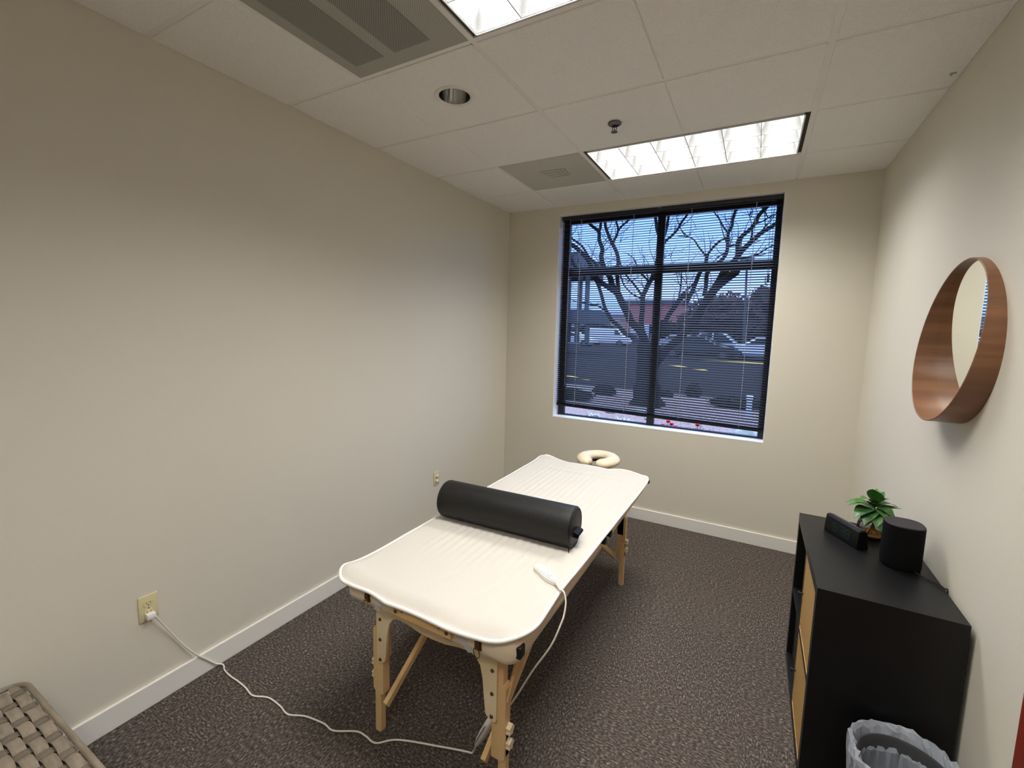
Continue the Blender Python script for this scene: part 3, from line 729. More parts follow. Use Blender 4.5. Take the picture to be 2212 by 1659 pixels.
for p, q in zip(a_, a_[1:]): bm.faces.new((p[0], p[1], q[1], q[0]))
bmesh.ops.solidify(bm, geom=bm.faces[:], thickness=.002); h = obj('handle', bm, 'blackplastic', bo); h['label'] = 'black webbing carry loop'
bm = B(); tube(bm, [mt @ Vector((xb_-.012, -.05, -.080)), mt @ Vector((xb_-.004, -.075, -.088)), mt @ Vector((xb_+.006, -.083, -.0905))], .0022, 6); obj('zip_pull', bm, 'blackplastic', bo, True)

# ================================================================== SHELF UNIT
SX0, SX1, SY0, SY1, SZ = 2.434, 2.832, -2.058, -1.292, .770
su = thing('cube_shelf', 'black brown four-cube shelf unit with two woven doors by right wall', 'shelf unit', ((SX0+SX1)/2, (SY0+SY1)/2, 0))
T = .038
bm = B(); box(bm, (SX0, SY0, SZ-T), (SX1, SY1, SZ)); obj('top_board', bm, 'kallax', su)
bm = B(); box(bm, (SX0, SY0, 0), (SX1, SY1, T), .0015, 1); obj('bottom_board', bm, 'kallax', su)
for y in (SY0, SY1-T):
    bm = B(); box(bm, (SX0, y, T), (SX1, y+T, SZ-T)); obj('side_panel', bm, 'kallax', su)
ym = (SY0+SY1)/2
bm = B(); box(bm, (SX0, ym-.008, T), (SX1, ym+.008, SZ-T)); obj('divider', bm, 'kallax', su)
bm = B(); box(bm, (SX0, SY0+T, .377), (SX1, ym-.008, .393)); box(bm, (SX0, ym+.008, .377), (SX1, SY1-T, .393)); obj('middle_shelf', bm, 'kallax', su)
bm = B(); box(bm, (SX1-.004, SY0+T, T), (SX1-.001, SY1-T, SZ-T)); obj('back_panel', bm, 'kallax', su)
for z0, z1 in ((T+.002, .375), (.395, SZ-T-.002)):
    bm = B(); y0, y1 = SY0+T+.002, ym-.010
    box(bm, (SX0+.003, y0+.004, z0+.004), (SX0+.012, y1-.004, z1-.004)); d = obj('door', bm, 'rattan', su); d['label'] = 'tan woven rattan door'
    bm = B(); w = .007
    for s in ((y0, z0, y1, z0+w), (y0, z1-w, y1, z1), (y0, z0, y0+w, z1), (y1-w, z0, y1, z1)): box(bm, (SX0+.001, s[0], s[1]), (SX0+.014, s[2], s[3]))
    obj('door_frame', bm, 'rattan', d)
    bm = B(); yk = y1-.03; zk = (z0+z1)/2; cyl(bm, (SX0+.001, yk, zk), (SX0-.012, yk, zk), .004, 10); cyl(bm, (SX0-.012, yk, zk), (SX0-.018, yk, zk), .009, 14); obj('knob', bm, 'blackplastic', d, 'auto')
bm = B(); yl = (ym+SY1)/2; box(bm, (SX0+.02, ym+.03, .0385), (SX0+.33, SY1-T-.02, .30), .012); tag(obj('storage_box', bm, 'clock'), 'black box inside the lower far cube of shelf', 'box')

# ---- speaker
sp = thing('smart_speaker', 'black cylindrical cloth speaker on top of the shelf unit', 'speaker', (2.737, -1.690, SZ))
def squircle(bm, c, a, b, levels, n=48, e=2.6):
    rs = []
    for s, z in levels:
        rs.append([bm.verts.new((c[0]+a*s*math.copysign(abs(math.cos(t_))**(2/e), math.cos(t_)), c[1]+b*s*math.copysign(abs(math.sin(t_))**(2/e), math.sin(t_)), z)) for t_ in [2*PI*k/n for k in range(n)]])
    for p, q in zip(rs, rs[1:]):
        for k in range(n): bm.faces.new((p[k], p[(k+1) % n], q[(k+1) % n], q[k]))
    bm.faces.new(rs[0][::-1]); bm.faces.new(rs[-1])
bm = B(); squircle(bm, (2.737, -1.690), .062, .060, [(.93, SZ), (.985, SZ+.006), (1, SZ+.014), (1, SZ+.166), (.995, SZ+.169)]); obj('body', bm, 'speaker', sp, 'auto')
bm = B(); squircle(bm, (2.737, -1.690), .061, .059, [(1, SZ+.1690), (.995, SZ+.172), (.97, SZ+.1735)]); obj('top_plate', bm, 'speakertop', sp, 'auto')
bm = B(); tube(bm, smoothpath([(2.77, -1.748, SZ+.008), (2.79, -1.775, SZ+.005), (2.815, -1.80, SZ+.0045), (2.830, -1.83, SZ+.004), (2.8385, -1.84, SZ-.03), (2.8390, -1.84, .4), (2.8390, -1.83, .11)]), .0026, 8); obj('power_lead', bm, 'blackplastic', sp, True)

# ---- digital clock
ck = thing('digital_clock', 'black wedge-shaped digital clock on shelf in front of plant', 'clock', (2.567, -1.548, SZ))
p0 = Vector((2.515, -1.462)); p1 = Vector((2.612, -1.628)); ax = (p1-p0).normalized(); L = (p1-p0).length; nrm = Vector((-ax.y, ax.x)) if Vector((-ax.y, ax.x)).x > 0 else Vector((ax.y, -ax.x))
cmx = Matrix(((ax.x, nrm.x, 0, p0.x), (ax.y, nrm.y, 0, p0.y), (0, 0, 1, SZ), (0, 0, 0, 1)))
bm = B(); prism(bm, [(0, 0), (.050, 0), (.040, .076), (.012, .082), (.006, .078)], 0, L, 'yz')
bmesh.ops.bevel(bm, geom=[e for e in bm.edges if e.calc_face_angle(0) > .4], offset=.003, segments=2, affect='EDGES')
bmesh.ops.transform(bm, matrix=cmx, verts=bm.verts); obj('case', bm, 'clock', ck, 'auto')
bm = B(); bmesh.ops.create_cube(bm, size=1)
for v in bm.verts: v.co = Vector((L/2+v.co.x*(L-.012), .0262+v.co.y*.020, .0802+v.co.z*.0022-(v.co.y*.020)*.21))
bmesh.ops.transform(bm, matrix=cmx, verts=bm.verts); obj('top_panel', bm, 'clocktop', ck)
SEG = {'0': 'abcdef', '1': 'bc', '2': 'abged', '3': 'abgcd', '4': 'fgbc', '5': 'afgcd', '6': 'afgcde', '7': 'abc', '8': 'abcdefg', '9': 'abcdfg'}
bm = B()
def dig(ch, x, z, w, h, t_=.0022):
    R = {'a': (0, h-t_, w, h), 'g': (0, h/2-t_/2, w, h/2+t_/2), 'd': (0, 0, w, t_), 'f': (0, h/2, t_, h), 'b': (w-t_, h/2, w, h), 'e': (0, 0, t_, h/2), 'c': (w-t_, 0, w, h/2)}
    for s in SEG[ch]:
        a, b, c_, d_ = R[s]
        zz0, zz1 = z+b, z+d_; k0 = .077*zz0-.0006; k1 = .077*zz1-.0006
        vs = [bm.verts.new(v) for v in ((x+a, k0-.0004, zz0), (x+c_, k0-.0004, zz0), (x+c_, k1-.0004, zz1), (x+a, k1-.0004, zz1))]; bm.faces.new(vs)
bm.free()
for ch, x in (('5', .050), ('3', .092), ('8', .122)):
    bm = B(); dig(ch, x, .022, .022, .036); bmesh.ops.transform(bm, matrix=cmx, verts=bm.verts); obj('digit', bm, 'digits', ck)

# ---- plant in glass vase
VC = Vector((2.692, -1.445, SZ))
pl = thing('vase_plant', 'green leafy plant rooted in water in small round glass vase', 'plant', VC)
bm = B(); lathe(bm, [(.024, .001), (.040, .005), (.053, .024), (.056, .045), (.052, .068), (.044, .086), (.040, .096), (.044, .106)], VC, 40, cap=False); vo = obj('vase', bm, 'vase', pl, True)
bm = B(); lathe(bm, [(.018, .003), (.038, .0065), (.0515, .024), (.0545, .042)], VC, 32); obj('water', bm, 'water', pl, True)
bm = B(); lathe(bm, [(.020, .0025), (.037, .0065), (.043, .013), (.040, .017), (.02, .018)], VC, 32); obj('pebbles', bm, 'gold_base', pl, True)
bm = B(); random.seed(11)
for k in range(12):
    a = random.uniform(0, 2*PI); r = random.uniform(.008, .026); tube(bm, smoothpath([VC+Vector((0, 0, .075)), VC+Vector((r*.3*math.cos(a), r*.3*math.sin(a), .05)), VC+Vector((r*math.cos(a), r*math.sin(a), .020))], 4), .0012, 5)
obj('roots', bm, 'stem', pl, True)
def leaf(bm, base, d, up, L, wd, droop, curl=.3):
    d = Vector(d).normalized(); s = d.cross(Vector(up)).normalized(); u = s.cross(d).normalized(); g = []
    for i in range(11):
        t_ = i/10; w_ = wd*(math.sin(PI*min(1, t_*.98+.02)**.75))*(1 if t_ < .9 else .8)+.0008
        p = Vector(base)+d*L*t_*(1-.25*t_*droop)+u*(-droop*L*.55*t_*t_)
        g.append([bm.verts.new(p+s*w_*v+u*(abs(v)*w_*curl)) for v in (-1, -.5, 0, .5, 1)])
    for a, b in zip(g, g[1:]):
        for k in range(4): bm.faces.new((a[k], a[k+1], b[k+1], b[k]))
bm = B(); bs = B()
rt = Vector((.847, .0, 0)) ; cr = ROT.to_matrix() @ Vector((1, 0, 0)); cr = Vector((cr.x, cr.y, 0)).normalized(); fw = Vector((-cr.y, cr.x, 0))
C0 = VC+Vector((0, 0, .115))
specs = [  # sideways, toward room(-)/wall(+), up, length, halfwidth, droop, base height
    (-1, -.3, .35, .095, .020, .95, .03), (-1, .1, .55, .085, .017, .9, .045), (-.75, -.2, .9, .075, .017, .8, .05), (-.3, -.2, 1.2, .070, .018, .5, .055), (.1, .1, 1.3, .065, .014, .7, .06),
    (.4, .2, 1.0, .085, .013, .9, .05), (1, .1, .55, .115, .012, 1.0, .045), (1, -.2, .25, .100, .013, .25, .035), (.9, .3, .0, .085, .008, .9, .03), (-.5, -.8, .1, .075, .023, 1.0, .03),
    (.1, -1, .2, .085, .024, 1.1, .04), (.5, -.8, .2, .080, .019, 1.0, .04), (-.1, -1, -.3, .065, .022, .8, .005), (.5, -.6, -.3, .055, .018, .7, .0), (-.3, .8, .4, .07, .018, .8, .03), (.6, -.3, .6, .05, .011, .3, .06), (-.5, -.5, .7, .06, .016, .5, .04), (-.9, -.6, .2, .085, .021, 1.1, .035), (-.35, -1, .1, .08, .024, 1.1, .02), (.3, -1, -.1, .07, .022, 1.0, .01), (.8, -.7, .1, .08, .018, 1.0, .02), (-.8, .4, .5, .08, .018, .8, .04), (-1, -.5, -.1, .06, .018, .8, .01)]
for sx, fy, uz, L_, w_, dr, bh in specs:
    d = cr*sx+fw*fy+Vector((0, 0, uz)); base = C0+Vector((0, 0, bh-.02))+d.normalized()*.010
    tube(bs, smoothpath([VC+Vector((0, 0, .07)), C0+Vector((0, 0, bh-.03)), base], 3), .0016, 5)
    leaf(bm, base, d, (0, 0, 1), L_*(1.38 if sx < -.2 else 1.05), w_*1.7, dr)
obj('foliage', bm, 'leaf', pl, True); obj('stems', bs, 'stem', pl, True)

# ================================================================== MIRROR
MC = (W, -1.665, 1.651); R0 = .300
mi = thing('round_mirror', 'round wall mirror in deep walnut hoop that widens at bottom', 'mirror', MC)
bm = B(); n = 128; dep = lambda z: .058-.115*z
sec = []
for k in range(n):
    a = 2*PI*k/n; y, z = math.cos(a), math.sin(a); d = dep(R0*z)
    ro, ri = R0, R0-.0055
    sec.append([bm.verts.new((W-x, MC[1]+r*y, MC[2]+r*z)) for x, r in ((.0, ro), (d-.0015, ro), (d, ro-.0015), (d, ri+.0015), (d-.0015, ri), (.0, ri))])
for k in range(n):
    a, b = sec[k], sec[(k+1) % n]
    for i in range(6): j = (i+1) % 6; bm.faces.new((a[i], a[j], b[j], b[i]))
bmesh.ops.recalc_face_normals(bm, faces=bm.faces); obj('hoop', bm, 'walnut', mi, 'auto')
bm = B(); lathe(bm, [(R0-.0056, 0), (R0-.0056, .004)], (0, 0, 0), 96)
bmesh.ops.transform(bm, matrix=Matrix.Translation((W-.002, MC[1], MC[2])) @ Matrix.Rotation(-PI/2, 4, 'Y'), verts=bm.verts); obj('mirror_glass', bm, 'mirror', mi)

# ================================================================== WASTE BIN
BC = (2.678, -2.226); RB = .122; BZ = .36
wb = thing('waste_bin', 'waste bin with clear plastic liner beside the shelf unit', 'bin', (BC[0], BC[1], 0))
bm = B(); lathe(bm, [(.10, .001), (.105, .004), (RB-.004, BZ-.02), (RB, BZ-.018), (RB-.0005, BZ-.012), (RB-.004, BZ-.012), (RB-.008, BZ-.02), (.098, .008)], (BC[0], BC[1], 0), 48, cap=True); obj('body', bm, 'binblack', wb, 'auto')
bm = B(); nn = 64; prof = [(.112, .20, .5), (.113, .25, .5), (.115, .30, .5), (.120, .34, .6), (.130, .366, .8), (.138, .380, 1), (.146, .376, 1), (.149, .355, 1), (.145, .32, 1.1), (.138, .28, 1.2), (.134, .23, 1.3), (.131, .18, 1.4)]
bot = [(.02, .04, .5), (.07, .045, .6), (.10, .08, .6), (.108, .14, .8)]
rs = []
for pi_, (r, z, w_) in enumerate(bot+prof):
    ring = []
    for k in range(nn):
        a = 2*PI*k/nn
        nz_ = noise.noise(Vector((math.cos(a)*3.1, math.sin(a)*3.1, z*5)))+.6*noise.noise(Vector((math.cos(a)*9, math.sin(a)*9, z*9+3)))
        rr = r+.009*nz_*max(w_, .5)-.007*abs(noise.noise(Vector((math.cos(a)*6+z*4, math.sin(a)*6, z*6))))*w_*1.6+.004*abs(math.sin(a*9+z*14+3*nz_))*w_
        rr = min(rr, r+.012) if pi_ < len(bot)+3 else rr
        if pi_ < len(bot)+3: rr = min(rr, .1125-(.36-z)*.05 if z < .35 else .2)
        else: rr = max(rr, RB+.003)
        zz = z+.010*noise.noise(Vector((math.cos(a)*2.3+7, math.sin(a)*2.3, 1)))*min(1, w_)
        if pi_ > 2: rr += random.uniform(-.0035, .0035); zz += random.uniform(-.006, .006); a += random.uniform(-.03, .03)
        if pi_ < len(bot)+3: rr = min(rr, .114)
        x = BC[0]+rr*math.cos(a); x = min(x, W-.004); y = BC[1]+rr*math.sin(a); y = min(y, SY0-.004)
        ring.append(bm.verts.new((x, y, zz)))
    rs.append(ring)
for p, q in zip(rs, rs[1:]):
    for k in range(nn): bm.faces.new((p[k], p[(k+1) % nn], q[(k+1) % nn], q[k]))
lo = obj('liner', bm, 'film', wb, False); lo['label'] = 'clear crumpled plastic bag'

# ================================================================== WOVEN BENCH (lower left)
QX0, QX1, QY0, QY1, QZ = .050, 1.00, -4.05, -3.472, .415
wk = thing('woven_bench', 'grey woven wicker bench top in the lower left corner', 'bench', ((QX0+QX1)/2, (QY0+QY1)/2, 0))
bm = B(); box(bm, (QX0+.02, QY0+.02, 0.06), (QX1-.02, QY1-.03, QZ-.016), .02); obj('inner_body', bm, 'wickerbase', wk)
bm = B(); P_ = .034; PX_ = .052; kx = int((QX1-QX0)/PX_); ky = int((QY1-QY0)/P_)
def ribbon(bm, pts, wv, th):
    a = []
    for p in pts:
        p = Vector(p); w2 = Vector(wv)
        a.append([bm.verts.new(p-w2), bm.verts.new(p-w2*.85+Vector((0, 0, th))), bm.verts.new(p+Vector((0, 0, th*1.35))), bm.verts.new(p+w2*.85+Vector((0, 0, th))), bm.verts.new(p+w2)])
    for p, q in zip(a, a[1:]):
        for k in range(4): bm.faces.new((p[k], q[k], q[k+1], p[k+1]))
for j in range(ky):     # wide strands along x
    y = QY1-.026-P_*j; pts = []
    if y < QY0+.02: break
    for i in range(kx*8+1):
        x = QX0+.012+(QX1-QX0-.024)*i/(kx*8); ph = math.cos(PI*((x-QX0)/PX_)+PI*j)
        pts.append((x, y+.0015*noise.noise(Vector((x*8, j, 0))), QZ-.009+.0042*math.copysign(abs(ph)**.35, ph)))
    ribbon(bm, pts, (0, .0150, 0), .0016)
obj('long_strands', bm, 'wicker', wk, True)
bm = B()
for i in range(kx+1):   # narrower cross strands
    x = QX0+PX_*i
    if x < QX0+.012 or x > QX1-.012: continue
    pts = []
    for j in range(ky*8+1):
        y = QY1-.008-(QY1-QY0-.02)*j/(ky*8); ph = -math.cos(PI*((QY1-.026-y)/P_)+PI*i)
        pts.append((x, y, QZ-.0120+.0034*math.copysign(abs(ph)**.6, ph)))
    ribbon(bm, pts, (.0135, 0, 0), .0012)
obj('cross_strands', bm, 'wickerdark', wk, True)
bm = B(); r_ = .05; pts = []
for cx_, cy_, a0 in ((QX1-r_, QY1-r_, 0), (QX0+r_, QY1-r_, PI/2), (QX0+r_, QY0+r_, PI), (QX1-r_, QY0+r_, 1.5*PI)):
    for k in range(9): a = a0+PI/2*k/8; pts.append((cx_+r_*math.cos(a), cy_+r_*math.sin(a), QZ-.006))
tube(bm, pts, .0085, 10, closed=True); obj('rim', bm, 'wicker', wk, True)
bm = B()
for q in range(7):
    z0 = .05+.05*q
    pts = []
    m_ = 150
    for k in range(m_):
        t_ = k/m_*4; sd = int(t_); f = t_-sd
        cs_ = [((QX0, QY0), (QX1, QY0)), ((QX1, QY0), (QX1, QY1)), ((QX1, QY1), (QX0, QY1)), ((QX0, QY1), (QX0, QY0))][sd]
        x = cs_[0][0]+(cs_[1][0]-cs_[0][0])*f; y = cs_[0][1]+(cs_[1][1]-cs_[0][1])*f; o = .004*math.sin(k*1.3+q*PI)
        cxm, cym = (QX0+QX1)/2, (QY0+QY1)/2; sc = 1-.03+o
        pts.append((cxm+(x-cxm)*.97+o, cym+(y-cym)*.955+o, z0))
    tube(bm, pts, .021, 6, closed=True, flat=1)
obj('side_weave', bm, 'wicker', wk, True)
for x in (QX0+.05, QX1-.05):
    for y in (QY0+.05, QY1-.07):
        bm = B(); cyl(bm, (x, y, 0), (x, y, .07), .018, 14); obj('foot', bm, 'blackplastic', wk, 'auto')

# ================================================================== OUTDOORS
def ground(name, x0, x1, y0, y1, z, m, nx=1, ny=1, amp=0):
    bm = B(); g = [[bm.verts.new((x0+(x1-x0)*i/nx, y0+(y1-y0)*j/ny, z+amp*noise.noise(Vector((i*.7, j*.7, 2))))) for i in range(nx+1)] for j in range(ny+1)]
    for j in range(ny):
        for i in range(nx): bm.faces.new((g[j][i], g[j][i+1], g[j+1][i+1], g[j+1][i]))
    return struct(obj(name, bm, m, None, amp > 0))
ground('ground_bed', -9, 9, .30, 8.6, -.03, 'mulch', 90, 50, .05)
ground('ground_parking', -90, 60, 8.6, 120, -.05, 'asphalt')
bm = B(); box(bm, (-30, 8.55, -.1), (20, 8.72, .02), .01); struct(obj('ground_kerb', bm, 'kerb'))
bm = B(); box(bm, (-30, .31, -.1), (20, .9, -.0), .01); struct(obj('ground_path', bm, 'kerb'))
def stripe(a, b, w, label):
    bm = B(); p, q = atz(*a, -.03), atz(*b, -.03); d = (q-p).normalized(); s = Vector((-d.y, d.x, 0))*w/2
    vs = [(p-s), (q-s), (q+s), (p+s)]
    A = [bm.verts.new((v.x, v.y, -.048)) for v in vs]; C = [bm.verts.new((v.x, v.y, -.02)) for v in vs]
    bm.faces.new(C)
    for i in range(4): bm.faces.new((A[i], A[(i+1) % 4], C[(i+1) % 4], C[i]))
    bmesh.ops.recalc_face_normals(bm, faces=bm.faces)
    tag(obj('parking_stripe', bm, 'yellow'), label, 'road marking', 'yellow parking lot markings')
stripe((1436, 771), (1655, 786), .30, 'long yellow line across car park, right of tree')
stripe((1428, 785), (1524, 800), .20, 'shorter yellow line nearer the window, right of tree')
stripe((1307, 751), (1328, 752), .25, 'short yellow dash by white van, left of tree')
stripe((1225, 812), (1272, 820), .12, 'pale yellow line low at left in car park')

# ---- the bare tree
tr = thing('bare_tree', 'large leafless tree with spreading limbs outside the window', 'tree', (.07, 6.6, -.03))
def c1(u, v): return (1150+u/2.765, 380+v/2.765)
def c4(u, v): return (1200+u/5.924, 420+v/5.924)
def c5(u, v): return (1430+u/5.926, 420+v/5.926)
limbs = []  # (list of px, width px start,end (full-res px), y0, y1)
def limb(f, pts, w0, w1, ya=6.6, yb=6.6):
    P = []
    for i, q in enumerate(pts):
        t_ = i/(len(pts)-1); P.append(at(*f(*q), ya+(yb-ya)*t_))
    limbs.append((P, w0, w1))
s4 = 5.924
limb(c4, [(1160, 1900), (1050, 1720), (960, 1620), (870, 1420), (800, 1270), (740, 1170), (700, 1070), (610, 950), (592, 800), (600, 700), (560, 580), (545, 480), (430, 370), (380, 300)], 19, 5, 6.6, 5.9)
limb(c4, [(545, 490), (570, 420), (580, 330), (585, 240)], 5, 3, 5.95, 5.9)
limb(c4, [(780, 1260), (690, 1180), (560, 1110), (480, 1000), (400, 820), (290, 720), (200, 640), (100, 590)], 11, 8, 6.3, 5.2)
limb(c4, [(560, 1000), (500, 880), (430, 790), (330, 650), (210, 560), (130, 510)], 6, 3, 5.8, 5.2)
limb(c4, [(1000, 1850), (860, 1740), (740, 1640), (690, 1560), (640, 1440), (600, 1330), (560, 1180), (500, 1090), (430, 1030), (290, 940), (190, 830)], 9, 5, 6.4, 5.5)
limb(c4, [(620, 1480), (560, 1430), (430, 1400), (330, 1385)], 4, 2, 6.2, 6.0)
limb(c4, [(810, 1290), (800, 1130), (788, 1000), (800, 860), (780, 740), (730, 630), (660, 480), (630, 340), (610, 200)], 9, 6, 6.4, 6.9)
limb(c4, [(735, 630), (775, 540), (795, 450), (785, 330)], 6, 4, 6.7, 6.9)
limb(c4, [(795, 460), (870, 380), (950, 320), (1050, 230)], 5, 3, 6.8, 7)
limb(c4, [(1180, 2000), (1110, 1800), (1110, 1500), (1115, 1310), (1160, 1220), (1220, 1100), (1255, 1000), (1300, 850), (1325, 600), (1300, 420), (1280, 280), (1270, 150)], 12, 6, 6.8, 7.3)
limb(c4, [(1110, 1310), (1040, 1180), (960, 1080), (890, 1010), (830, 900), (800, 830)], 5, 2.5, 7, 7.3)
limb(c4, [(1095, 1330), (980, 1260), (870, 1170), (840, 1080), (800, 1000)], 3.5, 2, 7, 7.2)
limb(c4, [(1180, 1110), (1100, 1030), (1050, 950), (1000, 830), (900, 750)], 4, 1.5, 7, 7.2)
limb(c1, [(700, 1200), (740, 1110), (860, 985), (960, 880), (1010, 800), (1060, 720), (1110, 650), (1180, 600), (1240, 570)], 17, 14, 6.6, 6.0)
limb(c5, [(760, 1060), (880, 900), (960, 810), (1110, 640), (1200, 560), (1320, 470), (1460, 370), (1560, 280)], 11, 6, 6.2, 5.4)
limb(c1, [(690, 1120), (780, 900), (860, 760), (930, 700)], 12, 9, 6.7, 7)
limb(c5, [(300, 1400), (390, 1250), (430, 1150), (490, 1000), (560, 880), (585, 770)], 10, 7, 7, 7)
limb(c5, [(585, 770), (690, 650), (750, 590), (830, 565)], 5, 4, 7, 6.8)
limb(c5, [(560, 780), (450, 640), (370, 560), (200, 535)], 4, 1.5, 7, 7.2)
limb(c5, [(540, 1300), (575, 1150), (590, 1000), (700, 900), (790, 830), (830, 740), (840, 600), (850, 490), (900, 400), (940, 220), (950, 100)], 8, 5, 6.4, 6.8)
limb(c5, [(850, 480), (780, 390), (700, 280), (640, 190)], 4, 2, 6.6, 6.8)
limb(c5, [(660, 1180), (760, 1000), (850, 900), (960, 800), (990, 610), (1060, 500), (1160, 400), (1240, 270), (1350, 150), (1400, 60)], 9, 6, 6.2, 5.8)
limb(c5, [(960, 640), (880, 660), (800, 740), (700, 800)], 4, 2, 5.9, 6)
limb(c5, [(-60, 760), (30, 610), (120, 520), (220, 420), (310, 270), (350, 180)], 6, 4, 7.2, 7.4)
limb(c5, [(-90, 1100), (-20, 700), (40, 480), (80, 300), (90, 150)], 7, 5, 7.2, 7.4)
limb(c5, [(200, 1400), (260, 1270), (370, 1180), (480, 1080)], 4, 3, 6.9, 7)
limb(c5, [(215, 1330), (235, 1180), (245, 1050), (255, 960)], 3.5, 2, 7, 7)
limb(c5, [(1110, 640), (1160, 500), (1170, 380), (1300, 330), (1440, 250)], 4, 2, 5.8, 5.6)
limb(c5, [(900, 860), (1050, 820), (1200, 780), (1330, 700), (1460, 640)], 4, 2, 5.9, 5.6)
limb(c1, [(690, 1010), (655, 930), (655, 760), (690, 640)], 7, 5, 7, 7.3)
bm = B()
tp = [at(*c1(u, v), 6.6) for u, v in ((684, 1430), (684, 1330), (682, 1230), (682, 1130), (690, 1060), (696, 1000))]
tw = [78, 58, 44, 42, 48, 40]
dpt = (tp[2]-CAM).dot(ROT.to_matrix() @ Vector((0, 0, -1)))
tp.insert(0, Vector((tp[0].x, tp[0].y, -.1)))
tube(bm, smoothpath(tp, 4), [x for x in [w*dpt/F/2 for w in [84]+tw] for _ in range(4)][:len(smoothpath(tp, 4))], 16)
trunk = obj('trunk', bm, 'bark', tr, True)
random.seed(5); bt = B()
def twig(p, d, L, r, depth):
    pts = [p]; q = p.copy(); dd = d.copy()
    for k in range(4):
        dd = (dd+Vector((random.gauss(0, .25), random.gauss(0, .25), random.gauss(.03, .22)))).normalized(); q = q+dd*L/4; pts.append(q.copy())
    tube(bt, pts, [r*(1-.18*i) for i in range(5)], 4)
    if depth > 0:
        for k in range(3):
            i = random.randint(1, 4); nd = (dd+Vector((random.gauss(0, .7), random.gauss(0, .5), random.gauss(.15, .6)))).normalized(); twig(pts[i], nd, L*.55, r*.55, depth-1)
for P, w0, w1 in limbs:
    bm = B(); sp_ = smoothpath(P, 5); n = len(sp_)
    for i, v in enumerate(sp_):
        if 0 < i < n-1: v += Vector((noise.noise(v*3.1), noise.noise(v*2.7+Vector((9, 0, 0))), noise.noise(v*3.3+Vector((0, 7, 0)))))*.035
    tube(bm, sp_, [(w0+(w1-w0)*i/(n-1))*dpt/F/2 for i in range(n)], 8); obj('limb', bm, 'bark', tr, True)
    tot = sum((sp_[i+1]-sp_[i]).length for i in range(n-1)); cnt = int(tot*4.2)
    for k in range(cnt):
        i = random.randint(int(n*.35), n-2); d = (sp_[i+1]-sp_[i]).normalized()
        nd = (d+Vector((random.gauss(0, .8), random.gauss(0, .5), random.gauss(.2, .6)))).normalized(); twig(sp_[i], nd, random.uniform(.35, .85), random.uniform(.007, .013), 1 if random.random() < .7 else 0)
tw_ = obj('twigs', bt, 'bark', tr); tw_['kind'] = 'stuff'

# ---- bushes, flowers, rocks in the bed
def blob(bm, c, r, n=2, amp=.25, sq=(1, 1, 1)):
    r_ = bmesh.ops.create_icosphere(bm, subdivisions=n, radius=1)
    for v in r_['verts']:
        k = 1+amp*noise.noise(v.co*2.3+Vector(c))+amp*.6*noise.noise(v.co*6+Vector(c)); v.co = Vector((c[0]+v.co.x*r*sq[0]*k, c[1]+v.co.y*r*sq[1]*k, c[2]+v.co.z*r*sq[2]*k))
def leafball(bm, c, r, n, s, sq=(1, 1, 1)):
    for k in range(n):
        d = Vector((random.gauss(0, 1), random.gauss(0, 1), random.gauss(0, 1))).normalized()*r*random.uniform(.6, 1.05); p = Vector(c)+Vector((d.x*sq[0], d.y*sq[1], abs(d.z)*sq[2] if sq[2] > 0 else d.z*-sq[2]))
        a = Vector((random.gauss(0, 1), random.gauss(0, 1), random.gauss(0, 1))).normalized(); b = a.orthogonal().normalized()
        bm.faces.new([bm.verts.new(p+a*s), bm.verts.new(p+b*s*.4), bm.verts.new(p-a*s), bm.verts.new(p-b*s*.4)])
random.seed(21)
def shrub(px, py, r, m, label, sq=(1, 1, 1), s=.05, z=-.03, group='shrubs in the planting bed'):
    g = atz(px, py, z); bm = B(); blob(bm, (g.x, g.y, z+r*sq[2]*.55), r*.85, 3, .3, sq); leafball(bm, (g.x, g.y, z+r*.2), r, 400, s, sq)
    tag(obj('shrub', bm, m), label, 'shrub', group)
shrub(1305, 853, .24, 'evergreen', 'dark low box-shaped shrub left of the tree trunk', (1.3, .8, .9))
shrub(1497, 857, .20, 'evergreen', 'dark round shrub right of the tree trunk', (1, 1, 1.3))
shrub(1435, 858, .16, 'evergreen', 'small dark shrub against right side of tree trunk', (1.3, 1, .8))
shrub(1235, 862, .35, 'evergreen', 'wide dark shrub low in left pane', (1.6, 1, .5))
shrub(1590, 880, .35, 'evergreen', 'wide dark shrub low in right pane', (1.8, 1, .5))
def tuft(px, py, r, m, label, cat='plant', n=60, L=.09):
    g = atz(px, py, 0); bm = B()
    for k in range(n):
        a = random.uniform(0, 2*PI); rr = r*random.random()**.5; b = Vector((g.x+rr*math.cos(a), g.y+rr*math.sin(a), -.03)); d = Vector((math.cos(a)*random.uniform(.1, .9), math.sin(a)*random.uniform(.1, .9), 1)).normalized()
        leaf(bm, b, d, Vector((0.01, 0, 1)) if abs(d.z) < .99 else (1, 0, 0), L*random.uniform(.6, 1.4), L*.16, random.uniform(.2, .8))
    tag(obj('silver_plant' if m == 'silverleaf' else 'flower_plant', bm, m, None, True), label, cat)
tuft(1238, 903, .22, 'silverleaf', 'silvery foliage plant outside the lower left pane corner', n=90)
tuft(1280, 899, .10, 'silverleaf', 'smaller silvery plant right of the corner one', n=60)
tuft(1342, 912, .20, 'silverleaf', 'yellowish silver tuft outside, left of the window mullion', n=80)
